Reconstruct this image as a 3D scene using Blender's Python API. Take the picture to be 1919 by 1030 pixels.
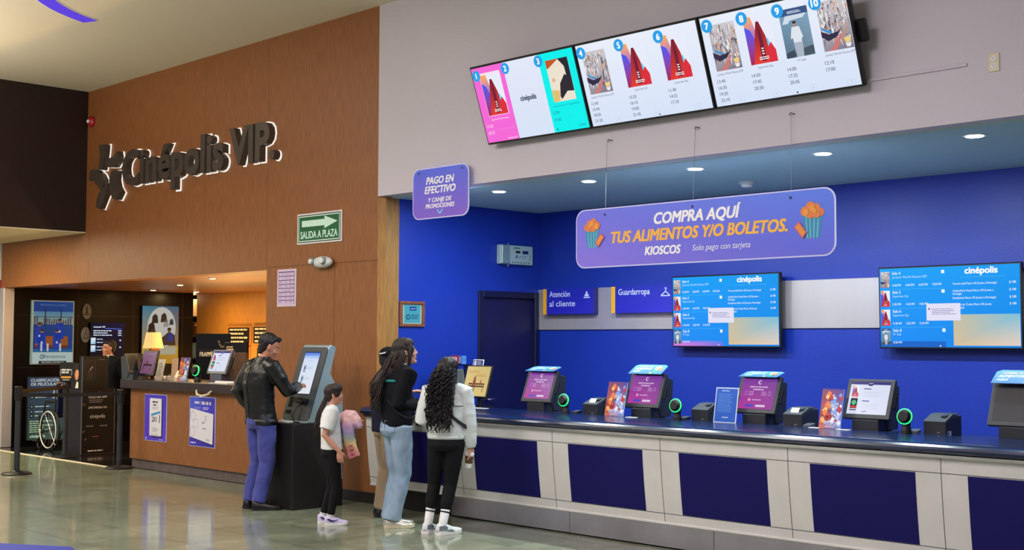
import bpy, bmesh, math, random
from mathutils import Vector, Matrix, noise
R = math.radians
PI = math.pi
COL = bpy.context.scene.collection
SC = bpy.context.scene
for _o in list(bpy.data.objects):
    bpy.data.objects.remove(_o)
random.seed(7)

# ---------------------------------------------------------------- camera
YAW, PITCH, ROLL = 0.795408, 0.052374, 0.003704
fw = Vector((-math.sin(YAW) * math.cos(PITCH), math.cos(YAW) * math.cos(PITCH), math.sin(PITCH)))
rt = Vector((math.cos(YAW), math.sin(YAW), 0))
up = rt.cross(fw)
rt2 = rt * math.cos(ROLL) + up * math.sin(ROLL)
up2 = -rt * math.sin(ROLL) + up * math.cos(ROLL)
cd = bpy.data.cameras.new('camera')
cam = bpy.data.objects.new('camera', cd)
COL.objects.link(cam)
cam.matrix_world = Matrix(((rt2.x, up2.x, -fw.x, 0), (rt2.y, up2.y, -fw.y, 0), (rt2.z, up2.z, -fw.z, 1.62), (0, 0, 0, 1)))
cd.sensor_width = 36
cd.sensor_fit = 'HORIZONTAL'
cd.lens = 2387.9 * 36 / 1919
cd.clip_end = 200
SC.camera = cam

# ---------------------------------------------------------------- world, exposure, hall lights
SC.view_settings.view_transform = 'Standard'
SC.view_settings.look = 'None'
SC.view_settings.gamma = 1
SC.view_settings.use_curve_mapping = False
SC.view_settings.exposure = 0.0
w = bpy.data.worlds.new('mall')
SC.world = w
w.use_nodes = True
w.node_tree.nodes['Background'].inputs[0].default_value = (0.93, 0.92, 1.0, 1)
w.node_tree.nodes['Background'].inputs[1].default_value = 0.34


def area(name, loc, rot, sx, sy, power, col=(1, 1, 1), shape='RECTANGLE', parent=None, spread=None):
    d = bpy.data.lights.new(name, 'AREA')
    d.shape = shape
    d.size = sx
    if shape in ('RECTANGLE', 'ELLIPSE'):
        d.size_y = sy
    d.energy = power
    d.color = col
    if spread:
        d.spread = spread
    o = bpy.data.objects.new(name, d)
    o.location = loc
    o.rotation_euler = rot
    o.parent = parent
    COL.objects.link(o)
    return o


# the hall's ceiling lamps: rows of square panels, out of the picture above the shoppers
for lx in (-13.5, -9.0, -4.5):
    for ly in (0.5, 3.6):
        area('hall_lamp', (lx, ly, 4.98), (0, 0, 0), 1.2, 1.2, 112, (1.0, 0.96, 0.93))
# fill lights added out of view, facing up to brighten the hall ceiling
for lx, ly, pw in ((-15.0, 4.2, 82), (-12.2, 2.6, 170), (-8.0, 1.2, 110), (-4.5, 0.6, 90)):
    area('hall_ceiling_fill', (lx, ly, 3.7), (R(180), 0, 0), 2.2, 0.5, pw, (1.0, 0.90, 0.76))
# warm lamps under the bulkhead, left of the picture, light the lobby's approach
for lx, ly in ((-17.7, 6.5), (-18.6, 5.0)):
    area('bulkhead_lamp', (lx, ly, 3.07), (0, 0, 0), 0.5, 0.5, 105, (1.0, 0.87, 0.56))
# violet mall light spilling over the ticket side
area('violet_hall_lamp', (-4.6, 2.6, 4.97), (0, 0, 0), 2.6, 0.3, 75, (0.72, 0.42, 1.0))

# ---------------------------------------------------------------- colour and material helpers


def lin(c):
    return tuple(((v / 255) / 12.92 if v / 255 <= 0.04045 else ((v / 255 + 0.055) / 1.055) ** 2.4) for v in c[:3])


def mat(name, rgb, rough=0.5, metal=0.0, bump=0.0, bscale=60.0, bstretch=(1, 1, 1), var=0.0, vscale=8.0, vstretch=(1, 1, 1),
        emit=None, estr=0.0, spec=0.5, coat=0.0, sheen=0.0, alpha=None, trans=0.0, rgb2=None):
    m = bpy.data.materials.new(name)
    m.use_nodes = True
    nt = m.node_tree
    b = nt.nodes['Principled BSDF']
    c = lin(rgb)
    b.inputs['Base Color'].default_value = (*c, 1)
    b.inputs['Roughness'].default_value = rough
    b.inputs['Metallic'].default_value = metal
    b.inputs['Specular IOR Level'].default_value = spec
    b.inputs['Coat Weight'].default_value = coat
    b.inputs['Coat Roughness'].default_value = 0.12
    b.inputs['Sheen Weight'].default_value = sheen
    b.inputs['Transmission Weight'].default_value = trans
    if alpha is not None:
        b.inputs['Alpha'].default_value = alpha
    if emit:
        b.inputs['Emission Color'].default_value = (*lin(emit), 1)
        b.inputs['Emission Strength'].default_value = estr
    if var or bump or rgb2:
        tc = nt.nodes.new('ShaderNodeTexCoord')
    if var or rgb2:
        mp = nt.nodes.new('ShaderNodeMapping')
        mp.inputs['Scale'].default_value = vstretch
        nz = nt.nodes.new('ShaderNodeTexNoise')
        nz.inputs['Scale'].default_value = vscale
        nz.inputs['Detail'].default_value = 6
        cr = nt.nodes.new('ShaderNodeValToRGB')
        c2 = lin(rgb2) if rgb2 else tuple(v * (1 - var) for v in c)
        c1 = c if rgb2 else tuple(min(1, v * (1 + var)) for v in c)
        cr.color_ramp.elements[0].position = 0.3
        cr.color_ramp.elements[1].position = 0.7
        cr.color_ramp.elements[0].color = (*c2, 1)
        cr.color_ramp.elements[1].color = (*c1, 1)
        nt.links.new(tc.outputs['Object'], mp.inputs[0])
        nt.links.new(mp.outputs[0], nz.inputs['Vector'])
        nt.links.new(nz.outputs['Fac'], cr.inputs[0])
        nt.links.new(cr.outputs[0], b.inputs['Base Color'])
    if bump:
        mp2 = nt.nodes.new('ShaderNodeMapping')
        mp2.inputs['Scale'].default_value = bstretch
        n2 = nt.nodes.new('ShaderNodeTexNoise')
        n2.inputs['Scale'].default_value = bscale
        n2.inputs['Detail'].default_value = 4
        bp = nt.nodes.new('ShaderNodeBump')
        bp.inputs['Strength'].default_value = bump
        bp.inputs['Distance'].default_value = 0.02
        nt.links.new(tc.outputs['Object'], mp2.inputs[0])
        nt.links.new(mp2.outputs[0], n2.inputs['Vector'])
        nt.links.new(n2.outputs['Fac'], bp.inputs['Height'])
        nt.links.new(bp.outputs[0], b.inputs['Normal'])
    return m


def attr_mat(name, emit=0.0, rough=0.45, base=1.0):
    """colour comes from the mesh's own colour attribute (prints and screens)"""
    m = bpy.data.materials.new(name)
    m.use_nodes = True
    nt = m.node_tree
    b = nt.nodes['Principled BSDF']
    a = nt.nodes.new('ShaderNodeAttribute')
    a.attribute_name = 'Col'
    b.inputs['Roughness'].default_value = rough
    if emit:
        nt.links.new(a.outputs['Color'], b.inputs['Emission Color'])
        b.inputs['Emission Strength'].default_value = emit
        b.inputs['Base Color'].default_value = (0.01, 0.01, 0.012, 1)
        b.inputs['Specular IOR Level'].default_value = 0.08
    else:
        nt.links.new(a.outputs['Color'], b.inputs['Base Color'])
    return m


M = {}
M['print'] = attr_mat('printed_board')
M['gloss'] = attr_mat('gloss_print', rough=0.3)
M['screen'] = attr_mat('lit_screen', emit=1.0, rough=0.15)
M['dim'] = attr_mat('dim_lightbox', emit=0.55, rough=0.2)
M['skin'] = attr_mat('skin', rough=0.5)
M['white_wall'] = mat('white_wall_paint', (202, 196, 206), 0.75, bump=0.12, bscale=40, var=0.02, vscale=1.2)
M['ceiling'] = mat('ceiling_paint', (214, 205, 186), 0.85, bump=0.08, bscale=60)
M['soffit'] = mat('soffit_paint', (226, 214, 190), 0.8, bump=0.05)
M['recess_ceiling'] = mat('recess_ceiling_paint', (172, 204, 208), 0.7, bump=0.06, bscale=50)
M['blue_wall'] = mat('blue_wall_paint', (20, 52, 168), 0.42, bump=0.06, bscale=70, var=0.05, vscale=2)
M['wood'] = mat('vertical_grain_laminate', (158, 100, 55), 0.5, bump=0.08, bscale=30, bstretch=(6, 6, 0.3), rgb2=(122, 74, 37), vscale=22, vstretch=(4, 4, 0.22))
M['wood_edge'] = mat('golden_wood_edge', (176, 128, 66), 0.5, rgb2=(140, 96, 44), vscale=20, vstretch=(4, 4, 0.25))
M['amber_wood'] = mat('amber_panel_wood', (196, 138, 62), 0.5, rgb2=(172, 114, 46), vscale=18, vstretch=(4, 4, 0.25))
M['dark_wood'] = mat('wenge_laminate', (44, 28, 26), 0.42, bump=0.05, bscale=30, bstretch=(5, 5, 0.3), rgb2=(28, 17, 17), vscale=26, vstretch=(4, 4, 0.2))
M['vip_black'] = mat('black_lacquer_panel', (3, 3, 6), 0.3, var=0.2, vscale=3, spec=0.2)
M['vip_ceiling'] = mat('brown_ceiling_panel', (120, 74, 40), 0.35, var=0.15, vscale=2)
M['black'] = mat('black_plastic', (16, 16, 19), 0.42, bump=0.03, bscale=300)
M['charcoal'] = mat('charcoal_plastic', (40, 43, 50), 0.45, bump=0.05, bscale=260, var=0.06)
M['dark_grey'] = mat('dark_grey_plastic', (58, 64, 72), 0.5, bump=0.05, bscale=240, var=0.06)
M['grey'] = mat('grey_metal_paint', (92, 96, 108), 0.4, var=0.05)
M['silver'] = mat('silver_paint', (150, 172, 178), 0.32, 0.4, var=0.04)
M['white'] = mat('white_plastic', (228, 228, 226), 0.4, var=0.02)
M['paper'] = mat('white_paper', (225, 226, 228), 0.7, var=0.03)
M['steel'] = mat('brushed_steel', (206, 196, 206), 0.28, 1.0, bump=0.06, bscale=20, bstretch=(0.4, 4, 60), var=0.12, vscale=3)
M['strip_steel'] = mat('satin_steel_strip', (206, 200, 206), 0.34, 0.55, var=0.06, vscale=2, vstretch=(1, 1, 0.1))
M['counter_white'] = mat('cream_laminate', (208, 206, 202), 0.4, var=0.04, vscale=5, bump=0.02)
M['navy_panel'] = mat('navy_laminate', (17, 13, 88), 0.5, spec=0.2, var=0.06, vscale=4)
M['navy_top'] = mat('navy_gloss_top', (7, 28, 70), 0.23, var=0.1, vscale=6, coat=0.15)
M['navy_door'] = mat('navy_door_paint', (14, 16, 72), 0.45, var=0.08)
M['navy_frame'] = mat('navy_frame_paint', (12, 16, 58), 0.4, var=0.08)
M['red'] = mat('red_plastic', (170, 24, 40), 0.35, var=0.05)
M['base_black'] = mat('black_rubber_skirting', (20, 17, 18), 0.5, var=0.1)
M['stone'] = mat('grey_stone_plinth', (96, 84, 84), 0.5, var=0.25, vscale=9)
M['taupe_top'] = mat('dark_taupe_stone', (58, 46, 44), 0.28, var=0.2, vscale=12)
M['glass_sign'] = mat('clear_acrylic_edge', (205, 205, 240), 0.15, var=0.02, emit=(170, 170, 230), estr=0.12)
M['lamp_white'] = mat('lit_diffuser', (255, 255, 255), 0.5, emit=(235, 255, 250), estr=14, var=0.01)
M['lamp_warm'] = mat('lit_warm_diffuser', (255, 240, 210), 0.5, emit=(255, 225, 170), estr=8, var=0.01)
M['seam'] = mat('laminate_seam', (104, 62, 40), 0.6, var=0.05)
M['lamp_trim'] = mat('lamp_trim_white', (210, 214, 214), 0.4, var=0.02)
M['purple_led'] = mat('violet_led_strip', (70, 50, 190), 0.3, emit=(84, 60, 214), estr=0.75, var=0.02)
M['letter'] = mat('pewter_letter_metal', (88, 78, 72), 0.4, 0.35, var=0.15, vscale=5)
M['letter_lit'] = mat('lit_acrylic_letter_edge', (250, 248, 240), 0.4, emit=(255, 250, 240), estr=0.75, var=0.01)
M['shade'] = mat('lit_lamp_shade', (226, 178, 120), 0.7, emit=(250, 176, 104), estr=0.5, var=0.03)
M['brass'] = mat('brass', (170, 110, 60), 0.35, 0.8, var=0.1)
M['ring'] = mat('lit_green_ring', (40, 230, 130), 0.4, emit=(40, 235, 120), estr=1.3, var=0.02)
M['frame_wood'] = mat('reddish_frame_wood', (128, 76, 50), 0.4, var=0.2, vscale=14)
M['brown_board'] = mat('brown_board', (92, 62, 40), 0.55, var=0.12)
M['teal_box'] = mat('pale_teal_enclosure', (170, 196, 200), 0.45, var=0.04)
M['cream_plastic'] = mat('cream_plastic', (212, 200, 172), 0.4, var=0.03)
M['wire'] = mat('thin_grey_wire', (120, 122, 130), 0.4, 0.5, var=0.05)
M['mat_blue'] = mat('blue_floor_mat', (38, 52, 150), 0.6, var=0.1)
M['red_shop'] = mat('red_shop_panel', (160, 14, 20), 0.4, var=0.06)


def floor_mat(name, c1, c2, grout, size, rough, ox=0.0, oy=0.0):
    m = bpy.data.materials.new(name)
    m.use_nodes = True
    nt = m.node_tree
    b = nt.nodes['Principled BSDF']
    tc = nt.nodes.new('ShaderNodeTexCoord')
    mp = nt.nodes.new('ShaderNodeMapping')
    mp.inputs['Location'].default_value = (ox, oy, 0)
    br = nt.nodes.new('ShaderNodeTexBrick')
    br.offset = 0.0
    br.inputs['Scale'].default_value = 1.0
    br.inputs['Brick Width'].default_value = size
    br.inputs['Row Height'].default_value = size
    br.inputs['Mortar Size'].default_value = 0.0045
    br.inputs['Mortar Smooth'].default_value = 0.2
    br.inputs['Color1'].default_value = (*lin(c1), 1)
    br.inputs['Color2'].default_value = (*lin(c2), 1)
    br.inputs['Mortar'].default_value = (*lin(grout), 1)
    nz = nt.nodes.new('ShaderNodeTexNoise')
    nz.inputs['Scale'].default_value = 3.0
    nz.inputs['Detail'].default_value = 9
    nz.inputs['Distortion'].default_value = 1.5
    mx = nt.nodes.new('ShaderNodeMix')
    mx.data_type = 'RGBA'
    mx.blend_type = 'OVERLAY'
    mx.inputs[0].default_value = 0.45
    nt.links.new(tc.outputs['Object'], mp.inputs[0])
    nt.links.new(mp.outputs[0], br.inputs['Vector'])
    nt.links.new(tc.outputs['Object'], nz.inputs['Vector'])
    nt.links.new(br.outputs['Color'], mx.inputs[6])
    nt.links.new(nz.outputs['Fac'], mx.inputs[7])
    nt.links.new(mx.outputs[2], b.inputs['Base Color'])
    n2 = nt.nodes.new('ShaderNodeTexNoise')
    n2.inputs['Scale'].default_value = 1.6
    mr = nt.nodes.new('ShaderNodeMapRange')
    mr.inputs['To Min'].default_value = rough * 0.6
    mr.inputs['To Max'].default_value = rough * 1.5
    nt.links.new(tc.outputs['Object'], n2.inputs['Vector'])
    nt.links.new(n2.outputs['Fac'], mr.inputs[0])
    nt.links.new(mr.outputs[0], b.inputs['Roughness'])
    bp = nt.nodes.new('ShaderNodeBump')
    bp.inputs['Strength'].default_value = 0.25
    bp.inputs['Distance'].default_value = 0.003
    nt.links.new(br.outputs['Fac'], bp.inputs['Height'])
    bp.invert = True
    nt.links.new(bp.outputs[0], b.inputs['Normal'])
    b.inputs['Specular IOR Level'].default_value = 0.6
    return m


M['floor'] = floor_mat('polished_stone_tile', (140, 146, 124), (126, 134, 114), (84, 88, 76), 0.6, 0.11, 0.12, 0.05)
M['floor_dark'] = floor_mat('dark_marble_tile', (34, 32, 34), (24, 23, 26), (14, 14, 15), 0.6, 0.1)

# ---------------------------------------------------------------- mesh helpers


def link(name, me, m=None, parent=None, loc=(0, 0, 0), rot=(0, 0, 0), smooth=False):
    if m is not None:
        for x in (m if isinstance(m, (list, tuple)) else [m]):
            me.materials.append(M[x] if isinstance(x, str) else x)
    if smooth:
        for p in me.polygons:
            p.use_smooth = True
    o = bpy.data.objects.new(name, me)
    o.location = loc
    o.rotation_euler = rot
    o.parent = parent
    COL.objects.link(o)
    return o


def obj(name, bm, m=None, parent=None, loc=(0, 0, 0), rot=(0, 0, 0), smooth=False):
    bmesh.ops.recalc_face_normals(bm, faces=bm.faces[:])
    me = bpy.data.meshes.new(name)
    bm.to_mesh(me)
    bm.free()
    return link(name, me, m, parent, loc, rot, smooth)


def tag(o, label, cat, group=None):
    o['label'] = label
    o['category'] = cat
    if group:
        o['group'] = group
    return o


def thing(name, label, cat, loc=(0, 0, 0), rot=(0, 0, 0), group=None):
    o = bpy.data.objects.new(name, None)
    o.empty_display_size = 0.1
    o.location = loc
    o.rotation_euler = rot
    COL.objects.link(o)
    return tag(o, label, cat, group)


def struct(name, bm, m, **k):
    o = obj(name, bm, m, **k)
    o['kind'] = 'structure'
    return o


def BM():
    return bmesh.new()


def box(bm, x0, x1, y0, y1, z0, z1, bev=0.0, seg=1):
    vs = [bm.verts.new((x, y, z)) for x in (x0, x1) for y in (y0, y1) for z in (z0, z1)]
    q = [(0, 1, 3, 2), (4, 6, 7, 5), (0, 4, 5, 1), (2, 3, 7, 6), (0, 2, 6, 4), (1, 5, 7, 3)]
    fs = [bm.faces.new([vs[i] for i in f]) for f in q]
    if bev:
        es = list({e for f in fs for e in f.edges})
        bmesh.ops.bevel(bm, geom=es, offset=bev, segments=seg, affect='EDGES', profile=0.6)
    return fs


def prism(bm, pts, a0, a1, axis='x', bev=0.0):
    """extrude a closed 2-D outline along an axis: 'x' takes (y,z), 'y' takes (x,z), 'z' takes (x,y)"""
    def P(p, a):
        return {'x': (a, p[0], p[1]), 'y': (p[0], a, p[1]), 'z': (p[0], p[1], a)}[axis]
    A = [bm.verts.new(P(p, a0)) for p in pts]
    B = [bm.verts.new(P(p, a1)) for p in pts]
    fs = [bm.faces.new(A), bm.faces.new(B[::-1])]
    n = len(pts)
    for i in range(n):
        fs.append(bm.faces.new((A[i], B[i], B[(i + 1) % n], A[(i + 1) % n])))
    if bev:
        es = list({e for f in fs[:2] for e in f.edges})
        bmesh.ops.bevel(bm, geom=es, offset=bev, segments=2, affect='EDGES', profile=0.6)
    return fs


def lathe(bm, prof, n=24, c=(0, 0, 0)):
    """prof: (radius, z) list turned about z"""
    rings = []
    for r, z in prof:
        rings.append([bm.verts.new((c[0] + r * math.cos(2 * PI * i / n), c[1] + r * math.sin(2 * PI * i / n), c[2] + z)) for i in range(n)])
    for a, b in zip(rings, rings[1:]):
        for i in range(n):
            bm.faces.new((a[i], a[(i + 1) % n], b[(i + 1) % n], b[i]))
    bm.faces.new(rings[0][::-1])
    bm.faces.new(rings[-1])


def frame_at(d, hint=Vector((0, 0, 1))):
    d = d.normalized()
    if abs(d.dot(hint)) > 0.95:
        hint = Vector((0, 1, 0))
    a = d.cross(hint).normalized()
    return a, d.cross(a).normalized()


def loft(bm, rings):
    """rings: list of lists of Vectors with the same count; closed ends"""
    R_ = [[bm.verts.new(p) for p in r] for r in rings]
    n = len(R_[0])
    for a, b in zip(R_, R_[1:]):
        for i in range(n):
            bm.faces.new((a[i], a[(i + 1) % n], b[(i + 1) % n], b[i]))
    bm.faces.new(R_[0][::-1])
    bm.faces.new(R_[-1])


def tube(bm, pts, rads, n=8, round_ends=False, flat=None):
    """tube through pts; rads a number or a list; flat squashes the second axis"""
    pts = [Vector(p) for p in pts]
    if not isinstance(rads, (list, tuple)):
        rads = [rads] * len(pts)
    rads = list(rads)
    if round_ends:
        d0 = (pts[0] - pts[1]).normalized()
        d1 = (pts[-1] - pts[-2]).normalized()
        r0, r1 = rads[0], rads[-1]
        pre = [(pts[0] + d0 * r0 * s, r0 * c) for s, c in ((0.97, 0.25), (0.7, 0.71), (0.38, 0.92))]
        post = [(pts[-1] + d1 * r1 * s, r1 * c) for s, c in ((0.38, 0.92), (0.7, 0.71), (0.97, 0.25))]
        pts = [p for p, _ in pre] + pts + [p for p, _ in post]
        rads = [r for _, r in pre] + rads + [r for _, r in post]
    rings = []
    a = None
    for i, p in enumerate(pts):
        t = (pts[min(i + 1, len(pts) - 1)] - pts[max(i - 1, 0)]).normalized()
        if a is None:
            a, b = frame_at(t)
        else:
            a = (a - t * a.dot(t))
            if a.length < 1e-6:
                a, b = frame_at(t)
            a.normalize()
            b = t.cross(a).normalized()
        k = 1 if flat is None else flat
        rings.append([p + a * rads[i] * math.cos(2 * PI * j / n) + b * rads[i] * k * math.sin(2 * PI * j / n) for j in range(n)])
    loft(bm, rings)


def ellipsoid(bm, c, r, rot=None, n=14, m=9):
    c = Vector(c)
    rings = []
    for i in range(1, m):
        ph = -PI / 2 + PI * i / m
        ring = []
        for j in range(n):
            v = Vector((r[0] * math.cos(ph) * math.cos(2 * PI * j / n), r[1] * math.cos(ph) * math.sin(2 * PI * j / n), r[2] * math.sin(ph)))
            ring.append(c + (rot @ v if rot else v))
        rings.append(ring)
    loft(bm, rings)


def rounded(x0, y0, x1, y1, r, n=5):
    pts = []
    for cx, cy, a0 in ((x1 - r, y1 - r, 0), (x0 + r, y1 - r, 90), (x0 + r, y0 + r, 180), (x1 - r, y0 + r, 270)):
        for i in range(n + 1):
            a = R(a0 + 90 * i / n)
            pts.append((cx + r * math.cos(a), cy + r * math.sin(a)))
    return pts


# ---------------------------------------------------------------- lettering and flat artwork
_tc = {}


def text_mesh(s, bold=0.0, shear=0.0, ext=0.0):
    k = (s, bold, shear, ext)
    if k not in _tc:
        c = bpy.data.curves.new('t', 'FONT')
        c.body = s
        c.resolution_u = 3
        c.offset = bold
        c.shear = shear
        c.extrude = ext
        o = bpy.data.objects.new('t', c)
        COL.objects.link(o)
        dg = bpy.context.evaluated_depsgraph_get()
        me = bpy.data.meshes.new_from_object(o.evaluated_get(dg))
        vs = [tuple(v.co) for v in me.vertices]
        fs = [tuple(p.vertices) for p in me.polygons]
        bpy.data.objects.remove(o)
        bpy.data.curves.remove(c)
        bpy.data.meshes.remove(me)
        _tc[k] = (vs, fs)
    return _tc[k]


CAP = None


def cap_height():
    global CAP
    if CAP is None:
        CAP = max(v[1] for v in text_mesh('H')[0])
    return CAP


class Art:
    """flat coloured shapes in a plane: u to the right, v up, facing -y; each layer stands a hair in front of the last"""

    def __init__(s, step=0.0006):
        s.v, s.f, s.c, s.step = [], [], [], step

    def add(s, pts, faces, cols, lay):
        n = len(s.v)
        s.v += [(p[0], -lay * s.step, p[1]) for p in pts]
        for f in faces:
            s.f.append([n + i for i in f])
            s.c.append([cols[i] for i in f])

    def rect(s, x0, y0, x1, y1, c, lay=1):
        """c one colour, or four for the corners lower left, lower right, upper right, upper left"""
        cs = [lin(k) for k in c] if isinstance(c[0], (tuple, list)) else [lin(c)] * 4
        s.add([(x0, y0), (x1, y0), (x1, y1), (x0, y1)], [(0, 1, 2, 3)], cs, lay)

    def poly(s, pts, c, lay=1, grad=None):
        """grad: (colour at the bottom, colour at the top)"""
        if grad:
            ys = [p[1] for p in pts]
            a, b = lin(grad[0]), lin(grad[1])
            cs = []
            for p in pts:
                t = (p[1] - min(ys)) / (max(ys) - min(ys))
                cs.append(tuple(a[i] + (b[i] - a[i]) * t for i in range(3)))
        else:
            cs = [lin(c)] * len(pts)
        s.add(pts, [tuple(range(len(pts)))], cs, lay)

    def circ(s, x, y, r, c, lay=1, ry=None, n=20):
        s.poly([(x + r * math.cos(2 * PI * i / n), y + (ry or r) * math.sin(2 * PI * i / n)) for i in range(n)], c, lay)

    def line(s, pts, wd, c, lay=1):
        for (x0, y0), (x1, y1) in zip(pts, pts[1:]):
            d = math.hypot(x1 - x0, y1 - y0)
            nx, ny = -(y1 - y0) / d * wd / 2, (x1 - x0) / d * wd / 2
            s.poly([(x0 - nx, y0 - ny), (x1 - nx, y1 - ny), (x1 + nx, y1 + ny), (x0 + nx, y0 + ny)], c, lay)

    def outline(s, pts, wd, c, lay=1):
        s.line(list(pts) + [pts[0]], wd, c, lay)

    def text(s, t, x, y, h, c, lay=2, w=None, align='c', bold=0.0, shear=0.0):
        """h cap height; w total width if it must fit"""
        if bold:
            # heavier strokes: the same letters again, a stroke's width aside
            d = h * bold * 0.9
            k3 = ((-d, 0), (d, 0)) if h < 0.03 else ((-d, -d * .6), (d, -d * .6), (-d, d * .6), (d, d * .6))
            for q, (dx, dy) in enumerate(k3):
                s.text(t, x + dx, y + dy, h, c, lay + q * 0.3, w, align, 0.0, shear)
            return
        vs, fs = text_mesh(t, 0.0, shear)
        if not vs:
            return
        k = h / cap_height()
        x0, x1 = min(v[0] for v in vs), max(v[0] for v in vs)
        kx = w / (x1 - x0) if w else k
        wd = (x1 - x0) * kx
        ox = {'c': x - wd / 2, 'l': x, 'r': x - wd}[align]
        s.add([(ox + (v[0] - x0) * kx, y + v[1] * k) for v in vs], fs, [lin(c)] * len(vs), lay)

    def build(s, name, m, parent=None, loc=(0, 0, 0), rot=(0, 0, 0)):
        me = bpy.data.meshes.new(name)
        me.from_pydata(s.v, [], s.f)
        at = me.color_attributes.new('Col', 'FLOAT_COLOR', 'CORNER')
        flat = []
        for cs in s.c:
            for c in cs:
                flat += [c[0], c[1], c[2], 1.0]
        at.data.foreach_set('color', flat)
        return link(name, me, m, parent, loc, rot)


def smudge_lines(a, x, y, w_, h, n, c, lay=2, seed=0, gap=None):
    """rows of small print too fine to read in the photograph"""
    rnd = random.Random(seed)
    gap = gap or h * 2
    for i in range(n):
        xx = x
        end = x + w_ * rnd.uniform(0.72, 1.0)
        while xx < end:
            ww = min(end - xx, rnd.uniform(1.5, 5) * h)
            a.rect(xx, y - i * gap, xx + ww, y - i * gap + h, c, lay)
            xx += ww + h * 0.6

# ================================================================ THE SETTING
bm = BM(); box(bm, -42, 3, -5, 8.0, -0.1, 0); struct('floor', bm, 'floor')
bm = BM(); box(bm, -20, -11.9, 8.0, 13, -0.1, 0.0); box(bm, -20, -15.22, 7.84, 8.0, -0.1, 0.002); struct('floor_vip', bm, 'floor_dark')
bm = BM(); box(bm, -20, -15.2, 7.78, 7.84, 0, 0.006, 0.002); struct('trim_threshold', bm, 'soffit')
bm = BM(); box(bm, -11.9, 0, 8.0, 10.5, -0.1, 0); struct('floor_recess', bm, 'floor')
bm = BM(); box(bm, -42, 3, -5, 8.3, 5.03, 5.2); struct('ceiling', bm, 'ceiling')
# brown wall: lintel over the lobby opening, and the column right of it
bm = BM()
box(bm, -19.25, -12.08, 8.0, 8.22, 2.41, 5.03)
box(bm, -12.08, -10.10, 8.0, 8.22, 0.0, 5.03)
struct('wall_left', bm, 'wood')
bm = BM()
for a in ((-13.43, 2.41, 5.03), (-12.08, 2.41, 5.03), (-16.4, 2.41, 3.09)):
    box(bm, a[0] - .0015, a[0] + .0015, 7.999, 8.001, a[1], a[2])
box(bm, -12.08, -10.10, 7.998, 8.001, 2.435, 2.441)
box(bm, -10.82, -10.814, 7.998, 8.001, 0.1, 2.435)
struct('trim_panel_joint', bm, 'seam')
bm = BM(); prism(bm, [(-10.10, 8.001), (-10.04, 8.06), (-10.04, 8.23), (-10.10, 8.23)], 0.0, 3.09, 'z'); struct('trim_wall_end', bm, 'wood_edge')
bm = BM(); box(bm, -12.06, -10.035, 7.985, 8.0, 0.0, 0.11, 0.004); struct('baseboard_left', bm, 'base_black')
# white wall above the ticket counter
bm = BM(); box(bm, -10.10, 0, 8.0, 8.14, 3.082, 5.03); struct('wall_right', bm, 'white_wall')
# recess behind the ticket counter
bm = BM(); box(bm, -10.04, 0, 10.27, 10.4, 0, 3.07); struct('wall_back', bm, 'blue_wall')
bm = BM()
box(bm, -10.12, -10.04, 8.23, 9.33, 0, 3.07)
box(bm, -10.12, -10.04, 9.33, 10.27, 2.17, 3.07)
box(bm, -10.12, -10.04, 10.255, 10.27, 0, 2.17)
struct('wall_side', bm, 'blue_wall')
bm = BM(); box(bm, -10.12, 0, 8.14, 10.4, 3.07, 3.2); struct('ceiling_recess', bm, 'recess_ceiling')
d = struct('door_1', (lambda b: (box(b, -10.10, -10.065, 9.40, 10.20, 0.01, 2.10, 0.004), b)[1])(BM()), 'navy_door')
bm = BM()
box(bm, -10.11, -10.02, 9.33, 9.40, 0, 2.17, 0.005); box(bm, -10.11, -10.02, 10.19, 10.255, 0, 2.17, 0.005); box(bm, -10.11, -10.02, 9.40, 10.19, 2.10, 2.17, 0.005)
obj('door_frame', bm, 'navy_frame', d)
bm = BM(); tube(bm, [(-10.07, 9.47, 1.0), (-10.02, 9.47, 1.0), (-10.01, 9.48, 1.0), (-10.01, 9.57, 1.0)], 0.01, 8); obj('door_handle', bm, 'steel', d, smooth=True)
bm = BM(); box(bm, -10.035, 0, 10.25, 10.268, 1.755, 2.205, 0.003); struct('trim_steel_band', bm, 'strip_steel')
# dark bulkhead hanging in front of the brown wall, with its pale underside
bm = BM(); box(bm, -42, -16.5, 2.0, 8.0, 3.10, 5.03); struct('wall_bulkhead', bm, 'dark_wood')
bm = BM(); box(bm, -42, -16.505, 2.0, 8.0, 3.085, 3.10); struct('ceiling_bulkhead', bm, 'soffit')
# far left: white pier and the red front of the next shop
bm = BM(); box(bm, -42, -19.27, 8.0, 8.3, 2.53, 3.09); struct('wall_far_left', bm, 'white_wall')
bm = BM(); box(bm, -42, -19.27, 8.03, 8.3, 0.0, 2.53); struct('wall_far_left_panel', bm, 'red_shop')
bm = BM(); box(bm, -19.27, -19.12, 7.99, 8.16, 0, 2.41, 0.01); struct('trim_jamb', bm, 'strip_steel')
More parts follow.
